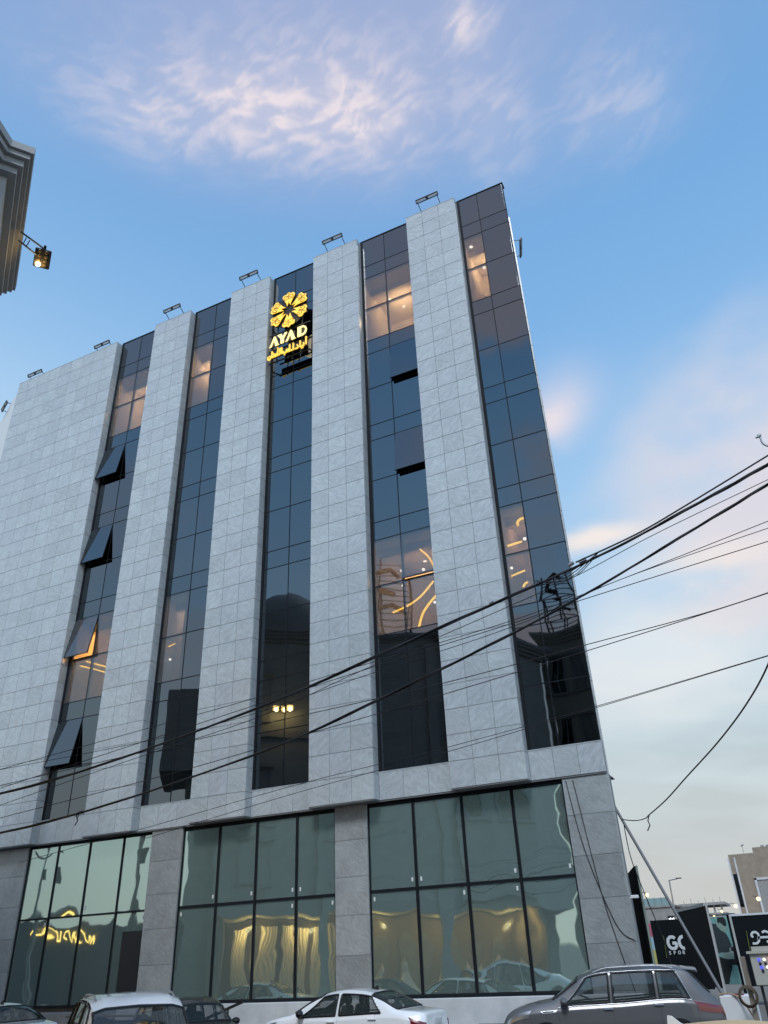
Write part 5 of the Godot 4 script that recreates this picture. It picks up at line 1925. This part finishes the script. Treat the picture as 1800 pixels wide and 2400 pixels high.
	mb.box2(Vector3(1.55, 0, -0.1), Vector3(1.72, 6.6, 0.1))
	mb.box2(Vector3(1.55, 6.45, -0.1), Vector3(8.0, 6.62, 0.1))
	put("arch_trim", mb, M.plaster, t)
	mb = MB.new()
	mb.box2(Vector3(1.72, 0, -0.1), Vector3(8.0, 6.45, 0.015))
	put("ribbed_recess", mb, mat(0.22, 0.22, 0.22, 0.8), t)
	for k in 14:
		mb = MB.new()
		mb.box2(Vector3(1.78 + k * 0.1, 0, 0.014), Vector3(1.82 + k * 0.1, 6.4, 0.04))
		put("rib", mb, trim, t)
	mb = MB.new()
	mb.bar(Vector3(1.2, 8.45, -1), Vector3(1.2, 9.3, -1), 0.02, 5)
	mb.bar(Vector3(1.1, 9.1, -1), Vector3(1.35, 9.2, -1), 0.05, 5)
	for k in 3:
		mb.box2(Vector3(2.6 + k * 0.4, 8.85, -1.4), Vector3(2.85 + k * 0.4, 9.05, -1))
	put("roof_fittings", mb, M.steel, t)
	t = thing("grey_house", "grey house with a glazed roof rail behind the hoardings", "house", Vector3(-9.5, 0, -56.3))
	mb = MB.new()
	mb.box2(Vector3(-3, 0, -8), Vector3(3.1, 5.1, 0))
	mb.box2(Vector3(-3.1, 5.1, -8), Vector3(3.2, 5.25, 0.1))
	put("wall", mb, M.concrete, t)
	mb = MB.new()
	mb.box2(Vector3(0.3, 5.25, -0.1), Vector3(2.7, 5.85, -0.06))
	put("glass_rail", mb, mat(0.25, 0.36, 0.36, 0.2), t)
	for k in 5:
		mb = MB.new()
		mb.box2(Vector3(0.3 + k * 0.59, 5.25, -0.12), Vector3(0.34 + k * 0.59, 5.9, -0.04))
		put("rail_post", mb, M.steel, t)
	mb = MB.new()
	mb.box2(Vector3(2.35, 2.6, 0.0), Vector3(3.0, 4.4, 0.03))
	put("dark_bay", mb, M.frame, t)
	mb = MB.new()
	for k in 4:
		mb.box2(Vector3(2.42 + k * 0.13, 4.1, 0.03), Vector3(2.5 + k * 0.13, 4.22 + 0.05 * (k % 2), 0.05))
	put("small_lit_sign_lamp", mb, glow(0.9, 0.95, 1.0, 1.5), t)
	t = thing("unfinished_building", "unfinished concrete building with bare columns far behind the hoardings", "building", Vector3(-15.6, 0, -136.3))
	mb = MB.new()
	mb.box2(Vector3(0, 0, -10), Vector3(6.4, 6.6, 0))
	mb.box2(Vector3(-0.6, 8.1, -11), Vector3(6.9, 8.5, 0.6))
	mb.box2(Vector3(-0.6, 6.6, -11), Vector3(6.9, 6.9, 0.6))
	put("slab", mb, M.concrete, t)
	for k in 6:
		mb = MB.new()
		mb.box2(Vector3(0.1 + k * 1.2, 6.9, -0.4), Vector3(0.4 + k * 1.2, 8.1, 0.0))
		mb.bar(Vector3(0.25 + k * 1.2, 8.5, -0.2), Vector3(0.25 + k * 1.2, 9.0 + 0.3 * (k % 2), -0.2), 0.04, 4)
		put("column", mb, M.concrete, t)
	mb = MB.new()
	mb.box2(Vector3(3.4, 3.0, 0.0), Vector3(6.2, 6.5, 0.4))
	put("brick_infill", mb, mat(0.34, 0.20, 0.15, 0.9), t)
	# small street lights
	var lamps := [[Vector3(0.87, 4.89, -47.2), "amber lamp on the face of the beige building", 0.13], [Vector3(-0.94, 4.58, -49.1), "amber lamp at the left edge of the beige building", 0.13], [Vector3(-5.36, 5.1, -36.5), "amber lamp hanging left of the street lamp", 0.10], [Vector3(-2.69, 4.54, -57.0), "small amber lamp right of the unfinished building", 0.09], [Vector3(-1.52, 3.62, -37.0), "small amber lamp over the teal poster", 0.07]]
	for q in lamps:
		t = thing("amber_lamp", q[1], "lamp", q[0], 0.0, "amber lamps beyond the hoardings")
		mb = MB.new()
		var pr := PackedVector2Array()
		for i in 9:
			var a: float = -PI / 2 + PI * i / 8.0
			pr.append(V(cos(a) * q[2], sin(a) * q[2]))
		mb.lathe(pr, 12)
		put("globe_lamp", mb, glow(1.0, 0.62, 0.22, 5.0), t)
		mb = MB.new()
		mb.bar(Vector3(0, q[2], 0), Vector3(-0.4, q[2] + 0.12, -0.5), 0.02, 5)
		put("arm", mb, M.dark_steel, t)
		var l := OmniLight3D.new()
		l.name = "lamp_light"
		l.light_color = Color(1.0, 0.72, 0.4)
		l.light_energy = 0.5
		l.light_size = q[2] * 0.8
		l.omni_range = 10.0
		l.omni_attenuation = 2.0
		l.shadow_enabled = true
		t.add_child(l)
	# things along the plinth
	t = thing("plank_ramp", "weathered timber planks stacked before the left shop window", "planks", Vector3(-15.6, 0, 1.0), -0.06)
	for k in 5:
		mb = MB.new()
		mb.cbox(Vector3(-0.6 + 0.1 * k, 0.86 - 0.13 * k, 0.12 * k), Vector3(3.4 - 0.3 * k, 0.05, 0.22), 0.006)
		put("plank", mb, mat(0.16 + 0.03 * (k % 2), 0.14 + 0.02 * (k % 3), 0.11, 0.9), t)
	for x in [-1.7, 0.6]:
		mb = MB.new()
		mb.box2(Vector3(x, 0, 0), Vector3(x + 0.1, 0.83, 0.1))
		put("prop", mb, mat(0.15, 0.13, 0.1, 0.9), t)
	t = thing("black_handrail", "black metal handrail sloping down before the middle shop window", "handrail", Vector3(-12.2, 0, 0.9))
	mb = MB.new()
	mb.beam(Vector3(-0.9, 0.55, 0), Vector3(1.0, 1.14, 0), 0.05, 0.07)
	put("rail", mb, M.black, t)
	for q in [[-0.6, 0.62], [0.5, 0.96]]:
		mb = MB.new()
		mb.bar(Vector3(q[0], 0, 0), Vector3(q[0], q[1], 0), 0.025)
		put("post", mb, M.black, t)
	t = thing("plinth_hose", "dark hose looping along the white plinth behind the sedan", "hose", Vector3(-3.0, 0.5, 0.5))
	mb = MB.new()
	mb.tube(smooth_line(PackedVector3Array([Vector3(-1.2, 0.0, 0), Vector3(-0.2, 0.02, 0), Vector3(0.4, 0.2, 0), Vector3(0.85, 0.52, 0), Vector3(1.3, 0.62, 0), Vector3(1.8, 0.45, 0.05), Vector3(2.0, 0.1, 0.1)]), 8), 0.022, 6)
	put("tube", mb, M.cable, t)

func arc_xy(r: float, k: int) -> PackedVector3Array:
	var o := PackedVector3Array()
	for i in 25:
		var a := TAU * i / 24.0
		o.append(Vector3(cos(a) * r, sin(a) * r * 1.05, 0.03 * k))
	return o

func ground() -> void:
	var asp := mat(0.055, 0.055, 0.057, 0.9)
	tri_tex(asp, ramp_tex(12, 0.02, 512, lin(0.7, 0.7, 0.7), lin(1, 1, 1)), 0.3)
	var g := MB.new()
	g.quad(Vector3(-500, 0, 500), Vector3(500, 0, 500), Vector3(500, 0, -500), Vector3(-500, 0, -500))
	struct("ground", g, mat(0.16, 0.145, 0.125, 0.95))
	var r := MB.new()
	r.box2(Vector3(-120, -0.1, 2.4), Vector3(60, 0.006, 16))
	struct("road", r, asp)
	var p := MB.new()
	p.box2(Vector3(-60, -0.1, 0.25), Vector3(0.6, 0.13, 1.05))
	struct("pavement", p, M.concrete)

func _ready() -> void:
	# camera
	var cam := Camera3D.new()
	cam.name = "camera"
	add_child(cam)
	cam.position = Vector3(4.10, 2.0, 22.756)
	cam.rotation = Vector3(deg_to_rad(30.0485), deg_to_rad(24.854), deg_to_rad(-2.597))
	cam.fov = 66.89
	cam.near = 0.05
	cam.far = 1500.0
	cam.current = true
	# sky
	var we := WorldEnvironment.new()
	we.name = "world"
	var env := Environment.new()
	env.background_mode = Environment.BG_SKY
	var sky := Sky.new()
	var pm := PanoramaSkyMaterial.new()
	pm.panorama = build_sky()
	sky.sky_material = pm
	env.sky = sky
	env.background_energy_multiplier = 1.0
	env.tonemap_mode = Environment.TONE_MAPPER_LINEAR
	env.tonemap_exposure = 1.0
	env.sdfgi_enabled = true
	env.ssao_enabled = true
	env.ssil_enabled = true
	we.environment = env
	add_child(we)
	# soft low light from the afterglow behind the viewer
	var sun := DirectionalLight3D.new()
	sun.name = "sun"
	sun.light_energy = 0.62
	sun.light_color = Color(0.97, 0.985, 1.0)
	sun.light_angular_distance = 14.0
	sun.shadow_enabled = true
	add_child(sun)
	var to_sun := Vector3(sin(deg_to_rad(16)) * cos(deg_to_rad(50)), sin(deg_to_rad(50)), cos(deg_to_rad(16)) * cos(deg_to_rad(50)))
	sun.look_at_from_position(Vector3.ZERO, -to_sun, Vector3.UP)

	rng.seed = 4711
	make_materials()
	M.lens = mat(0.75, 0.77, 0.78, 0.3)
	M.lens_amber = mat(0.07, 0.055, 0.03, 0.35)
	M.gold_cloth = mat(0.80, 0.74, 0.62, 0.8)
	ground()
	clinic()
	near_building()
	rear_blocks()
	# fittings
	var rl := [["roof floodlight over the right end pilaster", Vector3(-3.33, 31.27, 0.05), 0.0, 0.55, 0.43], ["roof floodlight over the pilaster right of the gold sign", Vector3(-8.22, 31.27, 0.05), 0.0, 0.55, 0.43], ["roof floodlight over the pilaster left of the gold sign", Vector3(-12.98, 31.27, 0.05), 0.0, 0.55, 0.43], ["roof floodlight over the second pilaster from the left", Vector3(-17.75, 31.27, 0.05), 0.0, 0.55, 0.43], ["roof floodlight at the right end of the wide stone wall", Vector3(-22.6, 31.27, 0.05), 0.0, 0.40, 0.20], ["roof floodlight at the left end of the wide stone wall", Vector3(-27.55, 31.27, 0.05), 0.0, 0.40, 0.20]]
	for q in rl:
		roof_light(q[0], q[1], q[2], q[3], q[4])
	roof_light("roof floodlight seen edge on, over the right return wall", Vector3(-0.50, 30.5, -3.0), 1.865, 0.28, 0.0)
	roof_light("roof floodlight on the pale wing at the far left", Vector3(-30.6, 30.9, -0.7), -0.45, 0.35, 0.02)
	building_sign()
	corner_floodlight()
	cables()
	cars()
	right_side()
	for n in find_children("*", "Node", true, false):
		for k in n.get_meta_list():
			if String(k).begins_with("_n_"):
				n.remove_meta(k)
